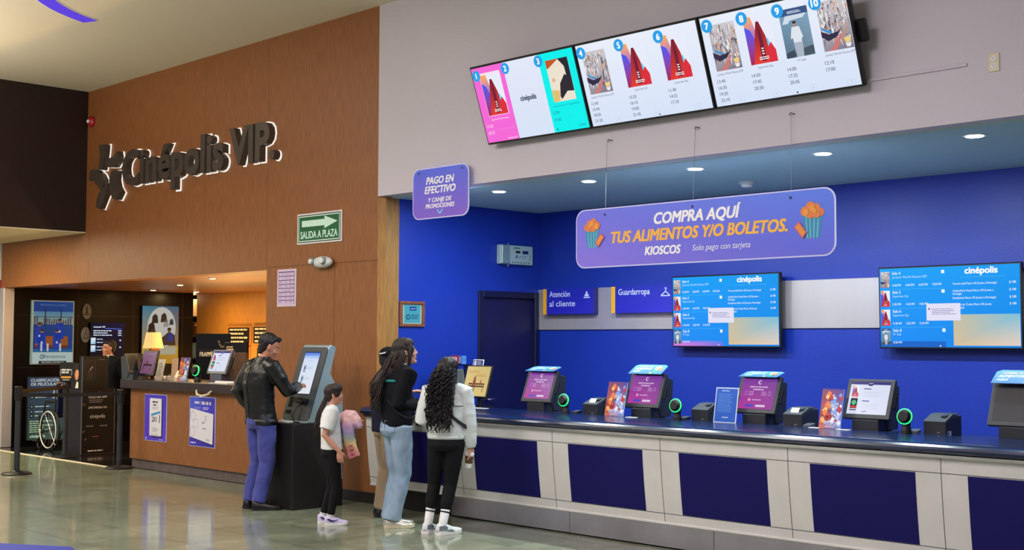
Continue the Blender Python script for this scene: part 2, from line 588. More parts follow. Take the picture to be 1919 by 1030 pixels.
# the lobby inside
bm = BM(); box(bm, -19.2, -19.1, 8.16, 11.2, 0, 2.42); struct('wall_lobby_side', bm, 'vip_black')
bm = BM()
for zz in (0.6, 1.2, 2.0):
    box(bm, -19.101, -19.0985, 8.2, 11.2, zz, zz + 0.006)
for yy in (9.16, 10.1, 11.0):
    box(bm, -19.101, -19.0985, yy, yy + 0.006, 0, 2.42)
struct('trim_lobby_joint', bm, 'black')
bm = BM(); box(bm, -19.66, -11.9, 11.6, 11.7, 0, 2.42); struct('wall_lobby_back', bm, 'amber_wood')
bm = BM(); box(bm, -11.95, -11.85, 8.22, 11.6, 0, 2.42); struct('wall_lobby_right', bm, 'amber_wood')
bm = BM(); box(bm, -22, -19.66, 12.0, 12.1, 0, 2.42); box(bm, -22, -21.9, 8, 12, 0, 2.42); struct('wall_lobby_niche', bm, 'vip_black')
bm = BM(); box(bm, -22, -11.9, 8.22, 13, 2.42, 2.52); struct('ceiling_lobby', bm, 'vip_ceiling')

# made-up troughs and ledges, unseen, added as housings for the fill lights
bm = BM()
for lx, ly in ((-15.0, 4.2), (-12.2, 2.6), (-8.0, 1.2), (-4.5, 0.6)):
    bm = BM(); box(bm, lx - 1.15, lx + 1.15, ly - .3, ly + .3, 3.60, 3.69, .01)
    for sx in (-1, 1):
        box(bm, lx + sx - .01, lx + sx + .01, ly - .31, ly - .29, 3.69, 5.03)
    struct('trim_fill_trough', bm, 'white')
bm = BM(); box(bm, -15.25, -12.7, 8.98, 9.14, 0, .93, .004); struct('trim_fill_ledge', bm, 'dark_wood')
bm = BM(); box(bm, -18.7, -16.1, 10.9, 11.1, 0, .88, .004); struct('trim_fill_ledge_inner', bm, 'dark_wood')

# ================================================================ LAMPS


def downlight(label, x, y, z, r, trim, lit, power, col, group, ry=None):
    t = thing('downlight', label, 'ceiling light', (x, y, z), (0, 0, 0), group)
    b = BM(); lathe(b, [(r * 0.82, -0.004), (r * 1.12, -0.006), (r * 1.15, -0.001), (r * 1.15, 0.0)], 28); obj('trim_ring', b, trim, t)
    b = BM(); lathe(b, [(0.0001, -0.012), (r * 0.5, -0.0115), (r * 0.82, -0.009), (r * 0.84, -0.004)], 28); obj('diffuser', b, lit, t)
    area('downlight_beam', (0, 0, -0.02), (0, 0, 0), r * 1.5, 0, power, col, 'DISK', t)
    return t


places = ['above the framed alarm box side wall', 'second along, over the cord-hung banner start', 'third along, over the middle of the banner', 'fourth along, over the banner end', 'last along, below the wall socket']
lab = ['round white downlight closest to the cash payment board', 'round white downlight above the left end of the long banner', 'round white downlight above the middle cord of the long banner', 'round white downlight past the right end of the long banner', 'round white downlight below the cream wall socket']
for i, (x, y) in enumerate(((-8.833, 8.48), (-7.676, 8.49), (-6.488, 8.50), (-5.263, 8.49), (-4.052, 8.49))):
    downlight(lab[i], x, y, 3.07, 0.072, 'lamp_trim', 'lamp_white', 34, (0.86, 1.0, 0.97), 'downlights over the ticket counter')
for i, (x, y, p) in enumerate(((-18.4, 10.07, 3), (-14.34, 8.68, 26), (-18.5, 10.9, 14), (-16.4, 9.4, 3), (-13.2, 10.2, 40), (-16.2, 10.9, 44))):
    downlight(['small downlight in the brown lobby ceiling over the black side wall', 'small downlight in the brown lobby ceiling by the lintel', 'small downlight in the brown lobby ceiling over the amber wood wall', 'small downlight deep in the brown lobby ceiling behind the lintel', 'small downlight above the lobby counter till', 'small downlight over the menu board'][i],
              x, y, 2.42, 0.05, 'charcoal', 'lamp_warm', p, (1.0, 0.66, 0.28), 'downlights in the lobby ceiling')
# hidden warm fill lights, added to brighten the lobby ceiling and amber wall
area('back_counter_fill', (-14.0, 9.06, 0.95), (R(180), 0, 0), 2.4, 0.12, 70, (1.0, 0.62, 0.24))
area('back_wall_fill', (-17.4, 11.0, 0.9), (R(180), 0, 0), 2.4, 0.3, 50, (1.0, 0.64, 0.26))
# violet light slot in the hall ceiling
bm = BM()
cx, cy, r0 = -10.9, 7.0, 2.05
ang = [R(205 + 70 * i / 24 - 2) for i in range(25)]


def arc_ring(b, ra, rb, z0, z1, ang, c):
    for a, a2 in zip(ang, ang[1:]):
        P = lambda r, t, z: b.verts.new((c[0] + r * math.cos(t), c[1] + r * math.sin(t), z))
        q = [P(ra, a, z0), P(rb, a, z0), P(rb, a2, z0), P(ra, a2, z0), P(ra, a, z1), P(rb, a, z1), P(rb, a2, z1), P(ra, a2, z1)]
        for f in ((0, 1, 2, 3), (4, 7, 6, 5), (0, 4, 5, 1), (2, 6, 7, 3), (1, 5, 6, 2), (0, 3, 7, 4)):
            b.faces.new([q[i] for i in f])


t = thing('ceiling_light', 'curved violet light slot in the hall ceiling', 'ceiling light', (0, 0, 5.03))
arc_ring(bm, r0 - 0.085, r0 + 0.085, -0.012, -0.004, ang, (cx, cy)); obj('diffuser', bm, 'purple_led', t)
bm = BM(); arc_ring(bm, r0 - 0.11, r0 + 0.11, -0.004, 0, ang, (cx, cy)); obj('frame', bm, 'white', t)

# ================================================================ WHITE WALL: showtime screens
random.seed(3)
WH = (238, 242, 252)


def red_poster(a, x0, y0, x1, y1, lay, seed):
    """stand-in poster: warm and blue flare with a tall red triangle of cloth-like stripes"""
    W_, H_ = x1 - x0, y1 - y0
    U = lambda u, v: (x0 + u * W_, y0 + v * H_)
    a.rect(x0, y0, x1, y1, (232, 236, 250), lay)
    a.poly([U(0, 1), U(.28, 1), U(.42, .62), U(.35, .35), U(0, .45)], (250, 170, 90), lay + 1, grad=((60, 70, 230), (255, 170, 80)))
    a.poly([U(0, .8), U(.2, .72), U(.42, .3), U(.25, 0), U(0, 0)], (40, 70, 220), lay + 2, grad=((170, 30, 60), (60, 90, 240)))
    a.poly([U(.45, .88), U(.55, .88), U(.72, .55), U(.8, 0), U(.12, 0), U(.3, .5)], (200, 40, 40), lay + 3, grad=((226, 60, 50), (120, 20, 40)))
    a.poly([U(.5, .8), U(.58, .6), U(.62, .05), U(.45, .05), U(.46, .6)], (110, 24, 56), lay + 4)
    a.poly([U(.66, .5), U(.78, .5), U(.86, .28), U(.76, .22)], (110, 200, 240), lay + 2)
    a.poly([U(.72, .3), U(.86, .42), U(1, .24), U(1, 0), U(.7, 0)], (220, 44, 60), lay + 4)
    for k in range(3):
        a.rect(*U(.49, .30 - k * .055), *U(.57, .325 - k * .055), (250, 245, 245), lay + 5)
    smudge_lines(a, x0 + W_ * .36, y0 + H_ * .12, W_ * .4, H_ * .02, 2, (250, 250, 250), lay + 5, seed)


def cliff_poster(a, x0, y0, x1, y1, lay, seed):
    W_, H_ = x1 - x0, y1 - y0
    rnd = random.Random(seed)
    U = lambda u, v: (x0 + u * W_, y0 + v * H_)
    a.rect(x0, y0, x1, y1, [(150, 140, 150), (120, 110, 130), (206, 202, 206), (200, 196, 200)], lay)
    for k in range(120):
        u, v = rnd.uniform(0, .95), rnd.uniform(.22, .98)
        l = rnd.uniform(.05, .2)
        c = rnd.choice([(70, 64, 78), (236, 234, 236), (120, 110, 116), (206, 140, 100), (90, 90, 110), (240, 240, 244)])
        a.poly([U(u, v), U(u + rnd.uniform(.02, .07), v), U(min(1, u + rnd.uniform(-.03, .08)), max(0, v - l))], c, lay + 1 + k % 2)
    a.poly([U(0, .42), U(.25, .33), U(.55, .36), U(.7, .42), U(.5, .26), U(.2, .2), U(0, .3)], (50, 44, 70), lay + 3)
    a.poly([U(.06, .5), U(.2, .42), U(.4, .38), U(.34, .34), U(.08, .42)], (46, 150, 220), lay + 4)
    a.poly([U(.22, .02), U(.62, .3), U(.7, .3), U(.5, .08), U(.4, 0), U(.1, 0)], (206, 120, 116), lay + 3)
    a.poly([U(.72, .22), U(.95, .22), U(.92, .12), U(.76, .12)], (238, 206, 130), lay + 4)
    a.poly([U(.74, .11), U(.94, .11), U(.9, .03), U(.78, .03)], (230, 230, 234), lay + 4)


def racer_poster(a, x0, y0, x1, y1, lay, seed):
    W_, H_ = x1 - x0, y1 - y0
    U = lambda u, v: (x0 + u * W_, y0 + v * H_)
    a.rect(x0, y0, x1, y1, [(90, 110, 130), (110, 130, 146), (130, 168, 196), (120, 160, 190)], lay)
    a.rect(x0, y0 + H_ * .86, x1, y1, (58, 84, 132), lay + 1)
    a.poly([U(.06, .7), U(.2, .86), U(.94, .86), U(.8, .78), U(.34, .76), U(.26, .7)], (206, 220, 232), lay + 2)
    a.poly([U(.36, .62), U(.62, .62), U(.7, .4), U(.64, .36), U(.6, .05), U(.38, .05), U(.34, .4), U(.26, .38)], (222, 228, 236), lay + 3)
    a.poly([U(.34, .3), U(.66, .3), U(.62, 0), U(.38, 0)], (168, 180, 196), lay + 4)
    a.circ(*U(.48, .68), W_ * .07, (180, 140, 120), lay + 4, ry=H_ * .05)
    a.circ(*U(.48, .71), W_ * .07, (50, 44, 50), lay + 5, ry=H_ * .028)
    a.poly([U(0, .1), U(.3, .16), U(.36, .04), U(.3, 0), U(0, 0)], (60, 74, 90), lay + 2)
    a.poly([U(.64, .16), U(1, .2), U(1, .02), U(.62, 0)], (70, 84, 98), lay + 2)
    smudge_lines(a, x0 + W_ * .3, y0 + H_ * .93, W_ * .5, H_ * .015, 2, (230, 236, 244), lay + 3, seed)


def cream_poster(a, x0, y0, x1, y1, lay, seed):
    W_, H_ = x1 - x0, y1 - y0
    U = lambda u, v: (x0 + u * W_, y0 + v * H_)
    a.rect(x0, y0, x1, y1, (236, 224, 206), lay)
    a.poly([U(0, 1), U(.6, 1), U(.4, .93), U(.1, .82), U(0, .8)], (196, 84, 30), lay + 1)
    a.poly([U(.55, 1), U(1, 1), U(1, .4), U(.8, .55), U(.78, .8)], (36, 36, 48), lay + 2)
    a.poly([U(.45, .42), U(.72, .62), U(1, .5), U(1, .2), U(.7, .22), U(.4, .05), U(.34, .12)], (44, 38, 46), lay + 3)
    a.poly([U(0, .3), U(.36, .26), U(.3, .02), U(.1, 0), U(0, 0)], (226, 190, 120), lay + 2)
    a.circ(*U(.2, .52), W_ * .08, (230, 180, 150), lay + 2, ry=H_ * .05)


def badge(a, n, x, y, lay):
    a.circ(x, y, 0.05, (40, 160, 232), lay, n=24)
    a.text(n, x, y - 0.024, 0.048, (255, 255, 255), lay + 1, bold=0.06)


def times(a, lst, x, y, c=(70, 76, 100), h=0.026, gap=0.062):
    for i, s in enumerate(lst):
        a.text(s, x, y - i * gap, h, c, 2, align='l', bold=0.012)


def pager(a, x, y):
    a.outline([(x - .03, y - .018), (x + .03, y - .018), (x + .03, y + .018), (x - .03, y + .018)], 0.002, (196, 204, 220), 2)
    a.circ(x, y, 0.004, (150, 160, 180), 2)


TW, TH = 1.275, 0.715


def wall_screen(label, x0, x1, kind):
    """tilted forward: its lower edge near the wall, its upper edge leaning out"""
    xc = (x0 + x1) / 2
    t = thing('wall_screen', label, 'screen', (xc, 7.905, 3.405), (R(19.6), 0, 0), 'showtime screens on the white wall')
    b = BM(); box(b, -TW / 2 + .004, TW / 2 - .004, 0.0, 0.05, 0, TH, 0.006); box(b, -.4, .4, .05, .075, .12, .6, .008); obj('casing', b, 'black', t)
    a = Art()
    hw, hh = TW / 2 - .02, TH / 2 - .018
    if kind == 0:
        a.rect(-hw, -hh, -.215, hh, (244, 104, 214), 1)
        a.rect(-.215, -hh, .215, hh, [(214, 226, 246)] * 2 + [(226, 232, 248)] * 2, 1)
        a.rect(.215, -hh, hw, hh, (0, 240, 236), 1)
        a.rect(-.53, -.105, -.27, .285, (245, 225, 245), 2)
        red_poster(a, -.525, -.10, -.275, .265, 3, 1)
        badge(a, '1', -.565, .27, 9); badge(a, '2', -.19, .285, 9); badge(a, '3', .215, .285, 9)
        a.text('cinépolis', 0, -.02, .045, (44, 50, 92), 2, w=.19, bold=.05)
        cream_poster(a, .29, -.085, .545, .275, 3, 4)
        a.text('Superman El Universo Esp', -.40, -.145, .016, (255, 235, 250), 2, w=.22)
        times(a, ['12:30', '18:10'], -.585, -.205, (255, 220, 245))
        a.line([(-.585, -.235), (-.24, -.235)], .0015, (250, 170, 230), 2)
        a.text('sensorial', -.30, -.33, .022, (255, 215, 245), 2, w=.12)
        a.text('Cómo Entrenar A Tu Dragón Sub Esp', .42, -.125, .014, (20, 90, 110), 2, w=.3)
        times(a, ['13:50', '19:40'], .245, -.185, (30, 120, 140))
        a.text('junior', .55, -.315, .024, (20, 120, 140), 2, w=.08, shear=.2)
        a.circ(.255, -.315, .008, (20, 90, 120), 2)
    else:
        a.rect(-hw, -hh, hw, hh, [(214, 226, 248)] * 2 + [(232, 238, 250)] * 2, 1)
        cols = {1: [('4', -.60, 'c', 'Jurassic World: Renace ESP', ['12:40', '15:40', '18:30', '21:20']), ('5', -.19, 'r', 'Superman Sub', ['13:20', '16:10', '19:00', '21:45']), ('6', .215, 'r', 'Superman Esp', ['11:40', '14:25', '17:10'])],
                2: [('7', -.59, 'c', 'Jurassic World: Renace ESP', ['13:40', '16:30', '19:20', '22:10']), ('8', -.275, 'r', 'Superman Esp', ['14:50', '17:45', '20:30']), ('9', .035, 'f', 'F1 Sub', ['14:00', '17:25', '20:45']), ('10', .345, 'c', 'Jurassic World: Renace ESP', ['12:10', '17:00'])]}[kind]
        for i, (n, x, p, ttl, tm) in enumerate(cols):
            wd = .235 if kind == 2 else .245
            px = x + .035
            {'c': cliff_poster, 'r': red_poster, 'f': racer_poster}[p](a, px, -.075, px + wd, .275, 2, i + kind * 5)
            badge(a, n, x + .03, .275, 9)
            a.text(ttl, px + wd / 2, -.108, .017, (90, 96, 120), 2, w=min(wd, .011 * len(ttl)))
            times(a, tm, x + .02, -.165, h=.025, gap=.048)
            pager(a, x + (.2 if kind == 2 else .27), -.31)
        a.circ(.10, -.325, .007, (40, 50, 80), 2)
    a.build('screen', 'screen', t, (0, -0.001, TH / 2))
    if kind == 2:
        b = BM(); box(b, .56, .69, .051, .10, .30, .46, .01); obj('side_mount', b, 'black', t)
    b = BM(); box(b, -.1, .1, .075, .16, .32, .40, .004); box(b, -.15, .15, .158, .172, .2, .52, .003); obj('wall_bracket', b, 'dark_grey', t)
    return t


wall_screen('tilted screen with pink, white and turquoise columns on the white wall', -8.385, -7.110, 0)
wall_screen('tilted white showtime screen numbered 4 to 6 on the white wall', -7.110, -5.835, 1)
wall_screen('tilted white showtime screen numbered 7 to 9 on the white wall', -5.835, -4.560, 2)

# socket, raceway, scar patches of the wall
t = thing('wall_socket', 'cream double wall socket on the white wall', 'socket', (-3.675, 8.0, 3.45))
bm = BM(); box(bm, -.036, .036, -.008, 0, -.06, .06, .004, 2); obj('cover_plate', bm, 'cream_plastic', t)
for zz in (-.025, .025):
    bm = BM(); lathe(bm, [(.018, 0), (.018, .003), (.001, .0035)], 18); bmesh.ops.rotate(bm, verts=bm.verts, matrix=Matrix.Rotation(R(90), 3, 'X')); obj('outlet', bm, 'white', t, (0, -.008, zz))
    a = Art(); a.rect(-.008, .002, -.005, .010, (30, 28, 26), 1); a.rect(.005, .002, .008, .010, (30, 28, 26), 1); a.circ(0, -.006, .003, (30, 28, 26), 1); a.build('slot', 'print', t, (0, -.0117, zz))
bm = BM(); box(bm, -4.62, -3.86, 7.988, 8.0, 3.452, 3.474, .003); tag(obj('cable_duct', bm, 'white_wall'), 'slim white cable duct running towards the wall socket', 'cable duct')

# ================================================================ HANGING BOARDS
yb = 7.94
t = thing('hanging_sign', 'small violet hanging board reading PAGO EN EFECTIVO', 'sign', (-9.08, yb, 3.037))
t.scale = (1.075, 1, 1.06)
A0 = rounded(-.375, -.232, .375, .232, .085, 6)
bm = BM(); prism(bm, A0, 0, .008, 'y'); obj('acrylic_sheet', bm, 'glass_sign', t)
a = Art()
a.poly(rounded(-.365, -.222, .365, .222, .078, 6), (80, 80, 200), 1, grad=((132, 94, 214), (78, 100, 236)))
K = dict(bold=.06, shear=.22)
LV = (246, 246, 255)
a.text('PAGO EN', 0, .082, .062, LV, 3, w=.37, **K)
a.text('EFECTIVO', 0, -.002, .062, LV, 3, w=.41, **K)
a.text('Y CANJE DE', 0, -.082, .037, LV, 3, w=.31, bold=.05, shear=.22)
a.text('PROMOCIONES', 0, -.137, .037, LV, 3, w=.385, bold=.05, shear=.22)
a.line([(-.035, -.155), (0, -.192), (.035, -.155)], .012, (120, 214, 250), 3)
a.build('print', 'print', t, (0, -.001, 0))
for sx in (-.29, .29):
    bm = BM(); tube(bm, [(sx, .006, .19), (sx, .058, .19)], .005, 8); obj('wall_standoff', bm, 'wire', t)
    bm = BM(); lathe(bm, [(.009, 0), (.009, .004), (.003, .006)], 12); bmesh.ops.rotate(bm, verts=bm.verts, matrix=Matrix.Rotation(R(90), 3, 'X')); obj('grommet', bm, 'charcoal', t, (sx, -.002, .19))

yb = 7.94
t = thing('hanging_banner', 'long violet hanging banner reading COMPRA AQUÍ', 'sign', (-6.075, yb, 2.487))
t.scale = (1.042, 1, 1.04)
Wb, Hb = 2.40, .475
bm = BM(); prism(bm, rounded(-Wb / 2, -Hb / 2, Wb / 2, Hb / 2, .09, 6), 0, .008, 'y'); obj('acrylic_sheet', bm, 'glass_sign', t)
a = Art()
pts = rounded(-Wb / 2 + .01, -Hb / 2 + .01, Wb / 2 - .01, Hb / 2 - .01, .082, 6)


def bcol(p):
    u, v = (p[0] / Wb + .5), (p[1] / Hb + .5)
    c = [(142, 120, 236), (96, 104, 228), (88, 132, 250), (116, 118, 244)]   # ll, lr, ur, ul
    return tuple(c[0][i] * (1 - u) * (1 - v) + c[1][i] * u * (1 - v) + c[2][i] * u * v + c[3][i] * (1 - u) * v for i in range(3))


a.add(pts, [tuple(range(len(pts)))], [lin(bcol(p)) for p in pts], 1)
a.text('COMPRA AQUÍ', .02, .078, .083, (252, 253, 255), 3, w=.80, bold=.06, shear=.22)
a.text('TUS ALIMENTOS Y/O BOLETOS.', 0, -.048, .086, (255, 192, 70), 3, w=1.63, bold=.06, shear=.22)
a.text('KIOSCOS', -.30, -.158, .062, (252, 253, 255), 3, w=.345, bold=.06, shear=.2)
a.text('Solo pago con tarjeta', .245, -.146, .042, (232, 236, 255), 3, w=.52, bold=.012, shear=.2)
a.line([(-.075, -.17), (-.075, -.09)], .005, (150, 150, 230), 3)


def popcorn(a, x, y, s, flip):
    P = lambda u, v: (x + u * s * flip, y + v * s)
    a.poly([P(-.55, .1), P(.55, .1), P(.38, -1), P(-.38, -1)], (44, 150, 190), 3)
    for k in (-.34, -.1, .14, .36):
        a.line([P(k, .1), P(k * .72, -1)], .006, (150, 205, 240), 4)
    for q, (u, v, r) in enumerate(((-.45, .22, .2), (-.2, .42, .24), (.1, .5, .26), (.4, .3, .24), (.1, .2, .26), (-.25, .15, .2))):
        a.circ(*P(u, v), r * s, (232, 130, 70), 5 + q)
    for q, (u, v, r) in enumerate(((.0, .45, .15), (.35, .25, .17), (-.15, .3, .12))):
        a.circ(*P(u, v), r * s, (240, 160, 60), 12 + q)
    a.poly([P(.28, -.7), P(.52, -1.0), P(1.0, -.42), P(.72, -.16)], (214, 96, 110), 16)
    a.poly([P(.36, -.7), P(.52, -.9), P(.92, -.42), P(.72, -.26)], (236, 150, 60), 17)


popcorn(a, -1.02, .06, .135, 1)
popcorn(a, 1.02, .035, .145, -1)
a.build('print', 'print', t, (0, -.001, 0))
for sx, hx in ((-.887, -.882), (-.014, -.002), (.845, .84)):
    bm = BM(); tube(bm, [(sx, .004, .18), (hx, .02, .78)], .0018, 5); obj('cord', bm, 'wire', t)
    bm = BM(); lathe(bm, [(.009, 0), (.009, .004), (.003, .006)], 12); bmesh.ops.rotate(bm, verts=bm.verts, matrix=Matrix.Rotation(R(90), 3, 'X')); obj('grommet', bm, 'charcoal', t, (sx, -.002, .185))
for i, hx in enumerate((-6.97, -6.065, -5.195)):
    bm = BM(); tube(bm, [(hx, 8.0, 3.302), (hx, 7.975, 3.302), (hx - .012, 7.962, 3.308), (hx - .02, 7.966, 3.296), (hx - .012, 7.972, 3.29)], .004, 6)
    tag(obj('wall_hook', bm, 'dark_grey', smooth=True), ['small hook on the white wall under the middle of the turquoise and white screens', 'small hook on the white wall under the middle screen', 'small hook on the white wall under the screen numbered 7 to 9'][i], 'hook', 'hooks under the showtime screens')

t = thing('smoke_detector', 'white smoke detector on the recess ceiling', 'smoke detector', (-6.70, 9.54, 3.07))
bm = BM(); lathe(bm, [(.075, 0), (.078, -.012), (.07, -.022)], 28); obj('base_plate', bm, 'lamp_trim', t)
bm = BM(); lathe(bm, [(.052, -.02), (.055, -.032), (.042, -.048), (.015, -.052), (.001, -.052)], 24); obj('sensor_cap', bm, 'white', t)

# ================================================================ BROWN WALL
t = thing('wall_sign', 'raised pewter letters with a five-part star on the brown wall', 'sign', (0, 8.0, 0))


def solid_text(s, x0, x1, z, h, y0, y1, bold, name, m):
    vs, fs = text_mesh(s, bold, 0, 0.5)
    ax0, ax1 = min(v[0] for v in vs), max(v[0] for v in vs)
    kx = (x1 - x0) / (ax1 - ax0)
    k = h / cap_height()
    me = bpy.data.meshes.new(name)
    me.from_pydata([(x0 + (v[0] - ax0) * kx, y0 + (0.5 - v[2]) * (y1 - y0), z + v[1] * k) for v in vs], [], fs)
    return link(name, me, m, t)


solid_text('Cinépolis', -15.31, -12.86, 3.63, .42, -.10, -.02, .03, 'letters', 'letter')
solid_text('VIP.', -12.74, -11.81, 3.65, .395, -.10, -.02, .035, 'letters', 'letter')
solid_text('Cinépolis', -15.318, -12.85, 3.623, .434, -.02, -.005, .038, 'lit_backing', 'letter_lit')
solid_text('VIP.', -12.748, -11.802, 3.643, .409, -.02, -.005, .043, 'lit_backing', 'letter_lit')


STAR = [
    [(-15.963, 4.221), (-15.791, 4.221), (-15.799, 4.135), (-15.824, 4.007), (-15.862, 3.883), (-15.986, 3.899), (-15.94, 3.99), (-15.933, 4.106)],
    [(-15.771, 4.038), (-15.68, 4.018), (-15.589, 4.025), (-15.437, 4.09), (-15.411, 4.023), (-15.431, 3.954), (-15.53, 3.889), (-15.765, 3.912)],
    [(-16.208, 3.91), (-16.11, 3.918), (-16.017, 3.898), (-15.896, 3.833), (-15.813, 3.745), (-15.84, 3.661), (-15.887, 3.618), (-16.002, 3.696), (-16.104, 3.771), (-16.237, 3.774)],
    [(-15.839, 3.643), (-15.671, 3.692), (-15.738, 3.566), (-15.831, 3.457), (-15.907, 3.365), (-16.013, 3.396), (-15.998, 3.485), (-15.958, 3.562)],
    [(-15.65, 3.767), (-15.582, 3.847), (-15.447, 3.838), (-15.469, 3.715), (-15.43, 3.626), (-15.344, 3.545), (-15.44, 3.453), (-15.56, 3.48), (-15.655, 3.602)]]
for arm in STAR:
    cxa, cza = sum(q[0] for q in arm) / len(arm), sum(q[1] for q in arm) / len(arm)
    bm = BM(); prism(bm, arm, -.10, -.02, 'y'); obj('star_arm', bm, 'letter', t)
    bm = BM(); prism(bm, [(cxa + (x - cxa) * 1.06, cza + (z - cza) * 1.06) for x, z in arm], -.02, -.005, 'y'); obj('lit_backing', bm, 'letter_lit', t)

t = thing('exit_sign', 'green sign with white arrow reading SALIDA A PLAZA', 'sign', (-11.085, 8.0, 2.825))
bm = BM(); box(bm, -.40, .40, -.012, 0, -.165, .165, .003); obj('board', bm, 'white', t)
a = Art()
a.rect(-.38, -.148, .38, .148, (16, 40, 34), 1); a.rect(-.368, -.138, .368, .138, (214, 236, 226), 2); a.rect(-.356, -.127, .356, .127, (18, 96, 52), 3)
a.poly([(-.31, .02), (.10, .02), (.10, -.012), (.33, .055), (.10, .122), (.10, .088), (-.31, .088)], (206, 240, 224), 4)
a.text('SALIDA A PLAZA', 0, -.105, .075, (206, 240, 224), 4, w=.66, bold=.04)
a.build('print', 'print', t, (0, -.0125, 0))

t = thing('emergency_light', 'grey oval emergency light below the green exit sign', 'emergency light', (-10.97, 8.0, 2.45))
bm = BM(); ellipsoid(bm, (0, -.045, 0), (.17, .055, .062), n=24, m=12); obj('housing', bm, 'lamp_trim', t, smooth=True)
bm = BM(); box(bm, -.12, .12, -.03, 0, -.045, .045, .01); obj('back_plate', bm, 'grey', t)
for sx in (-.13, .07):
    bm = BM(); ellipsoid(bm, (sx, -.085, .01), (.045, .035, .042), n=18, m=10); obj('lamp_head', bm, 'silver', t, smooth=True)
    bm = BM(); ellipsoid(bm, (sx, -.112, .01), (.03, .014, .03), n=18, m=8); obj('lens', bm, 'white', t, smooth=True)

t = thing('notice_board', 'lilac notice sheet with rows of small print on the brown wall', 'notice', (-11.68, 8.0, 2.2))
bm = BM(); box(bm, -.18, .18, -.008, 0, -.205, .205, .003); obj('board', bm, 'white', t)
a = Art(); a.poly(rounded(-.175, -.2, .175, .2, .012), (216, 190, 216), 1)
a.rect(-.15, -.175, .15, .18, (110, 88, 156), 2)
for k in range(8):
    zz = .148 - k * .044
    a.rect(-.14, zz - .014, .14, zz + .018, (224, 200, 224), 3)
    if k in (0,):
        a.text('EN CASO DE', 0, zz - .007, .018, (110, 88, 156), 4, w=.2)
    elif k == 1:
        a.text('S I S M O', 0, zz - .009, .02, (110, 88, 156), 4, w=.18, bold=.01)
    elif k == 4:
        a.text('INCENDIO', 0, zz - .009, .02, (110, 88, 156), 4, w=.2, bold=.01)
    else:
        for q in range(3):
            smudge_lines(a, -.13 + q * .09, zz + .006, .075, .005, 2, (120, 96, 160), 4, k * 3 + q, .011)
a.build('print', 'print', t, (0, -.0085, 0))

t = thing('fire_alarm', 'small red fire alarm on the brown wall by the dark bulkhead', 'fire alarm', (-16.36, 8.0, 4.60))
bm = BM(); lathe(bm, [(.075, 0), (.075, .03), (.05, .055), (.03, .06)], 24); bmesh.ops.rotate(bm, verts=bm.verts, matrix=Matrix.Rotation(R(90), 3, 'X')); obj('housing', bm, 'red', t)
bm = BM(); ellipsoid(bm, (0, -.065, 0), (.026, .022, .026)); obj('strobe_lens', bm, 'white', t, smooth=True)

# ================================================================ RECESS WALLS
XW = -10.04
QZ = (0, 0, R(90))
t = thing('framed_certificate', 'certificate in a reddish wooden frame on the blue side wall', 'picture frame', (XW, 8.40, 1.90), QZ)
bm = BM()
for q in ((-.165, .165, .1, .13), (-.165, .165, -.13, -.1), (-.165, -.13, -.1, .1), (.13, .165, -.1, .1)):
    box(bm, q[0], q[1], -.025, 0, q[2], q[3], .004)
obj('frame', bm, 'frame_wood', t)
a = Art(); a.rect(-.135, -.105, .135, .105, (150, 176, 170), 1); a.rect(-.10, -.09, .11, .09, (70, 150, 166), 2)
a.rect(-.03, .035, .06, .075, (26, 56, 130), 3); smudge_lines(a, -.015, .05, .07, .008, 1, (150, 186, 206), 4, 2)
a.circ(-.05, -.03, .028, (24, 60, 110), 3); a.circ(-.05, -.03, .016, (70, 150, 166), 4)
smudge_lines(a, -.01, -.015, .1, .008, 3, (30, 70, 110), 3, 2, .017)
a.build('certificate', 'gloss', t, (0, -.008, 0))

t = thing('alarm_panel', 'pale alarm control panel on the blue wall above the door', 'control panel', (XW, 9.85, 2.575), QZ)
bm = BM(); box(bm, -.25, .25, -.07, 0, -.105, .105, .008); obj('enclosure', bm, 'teal_box', t)
bm = BM(); box(bm, -.245, -.125, -.09, -.068, -.10, .10, .006); obj('hinged_cover', bm, 'silver', t)
a = Art(); a.rect(-.205, -.07, -.16, .07, (130, 160, 166), 1)
for k in range(6):
    a.rect(-.2, -.06 + k * .022, -.165, -.052 + k * .022, (90, 120, 130), 2)
a.build('grille', 'print', t, (0, -.0905, 0))
a = Art(); smudge_lines(a, -.03, .07, .09, .012, 1, (50, 70, 84), 1, 3); a.rect(-.05, .062, -.04, .085, (50, 70, 84), 1); a.rect(-.02, .02, .05, .045, (20, 24, 30), 1); a.rect(.085, .015, .175, .05, (24, 36, 110), 1)
for k in range(6):
    a.rect(-.03 + k * .03, -.03 + .012 * (k % 2), -.012 + k * .03, -.02 + .012 * (k % 2), (40, 70, 130), 1)
a.rect(-.01, -.04, .0, .0, (30, 60, 140), 1)
for k in range(7):
    a.poly([(-.08 + k * .042, -.088), (-.055 + k * .042, -.088), (-.0675 + k * .042, -.07)], (20, 30, 50), 1)
a.rect(.2, -.06, .205, .02, (40, 50, 60), 1)
a.build('keypad', 'print', t, (0, -.0705, 0))
for zz in (.105, -.105):
    bm = BM(); tube(bm, [(-.12, -.05, zz), (-.12, -.05, zz * 1.22)], .007, 8); obj('conduit_stub', bm, 'silver', t)

YB = 10.25


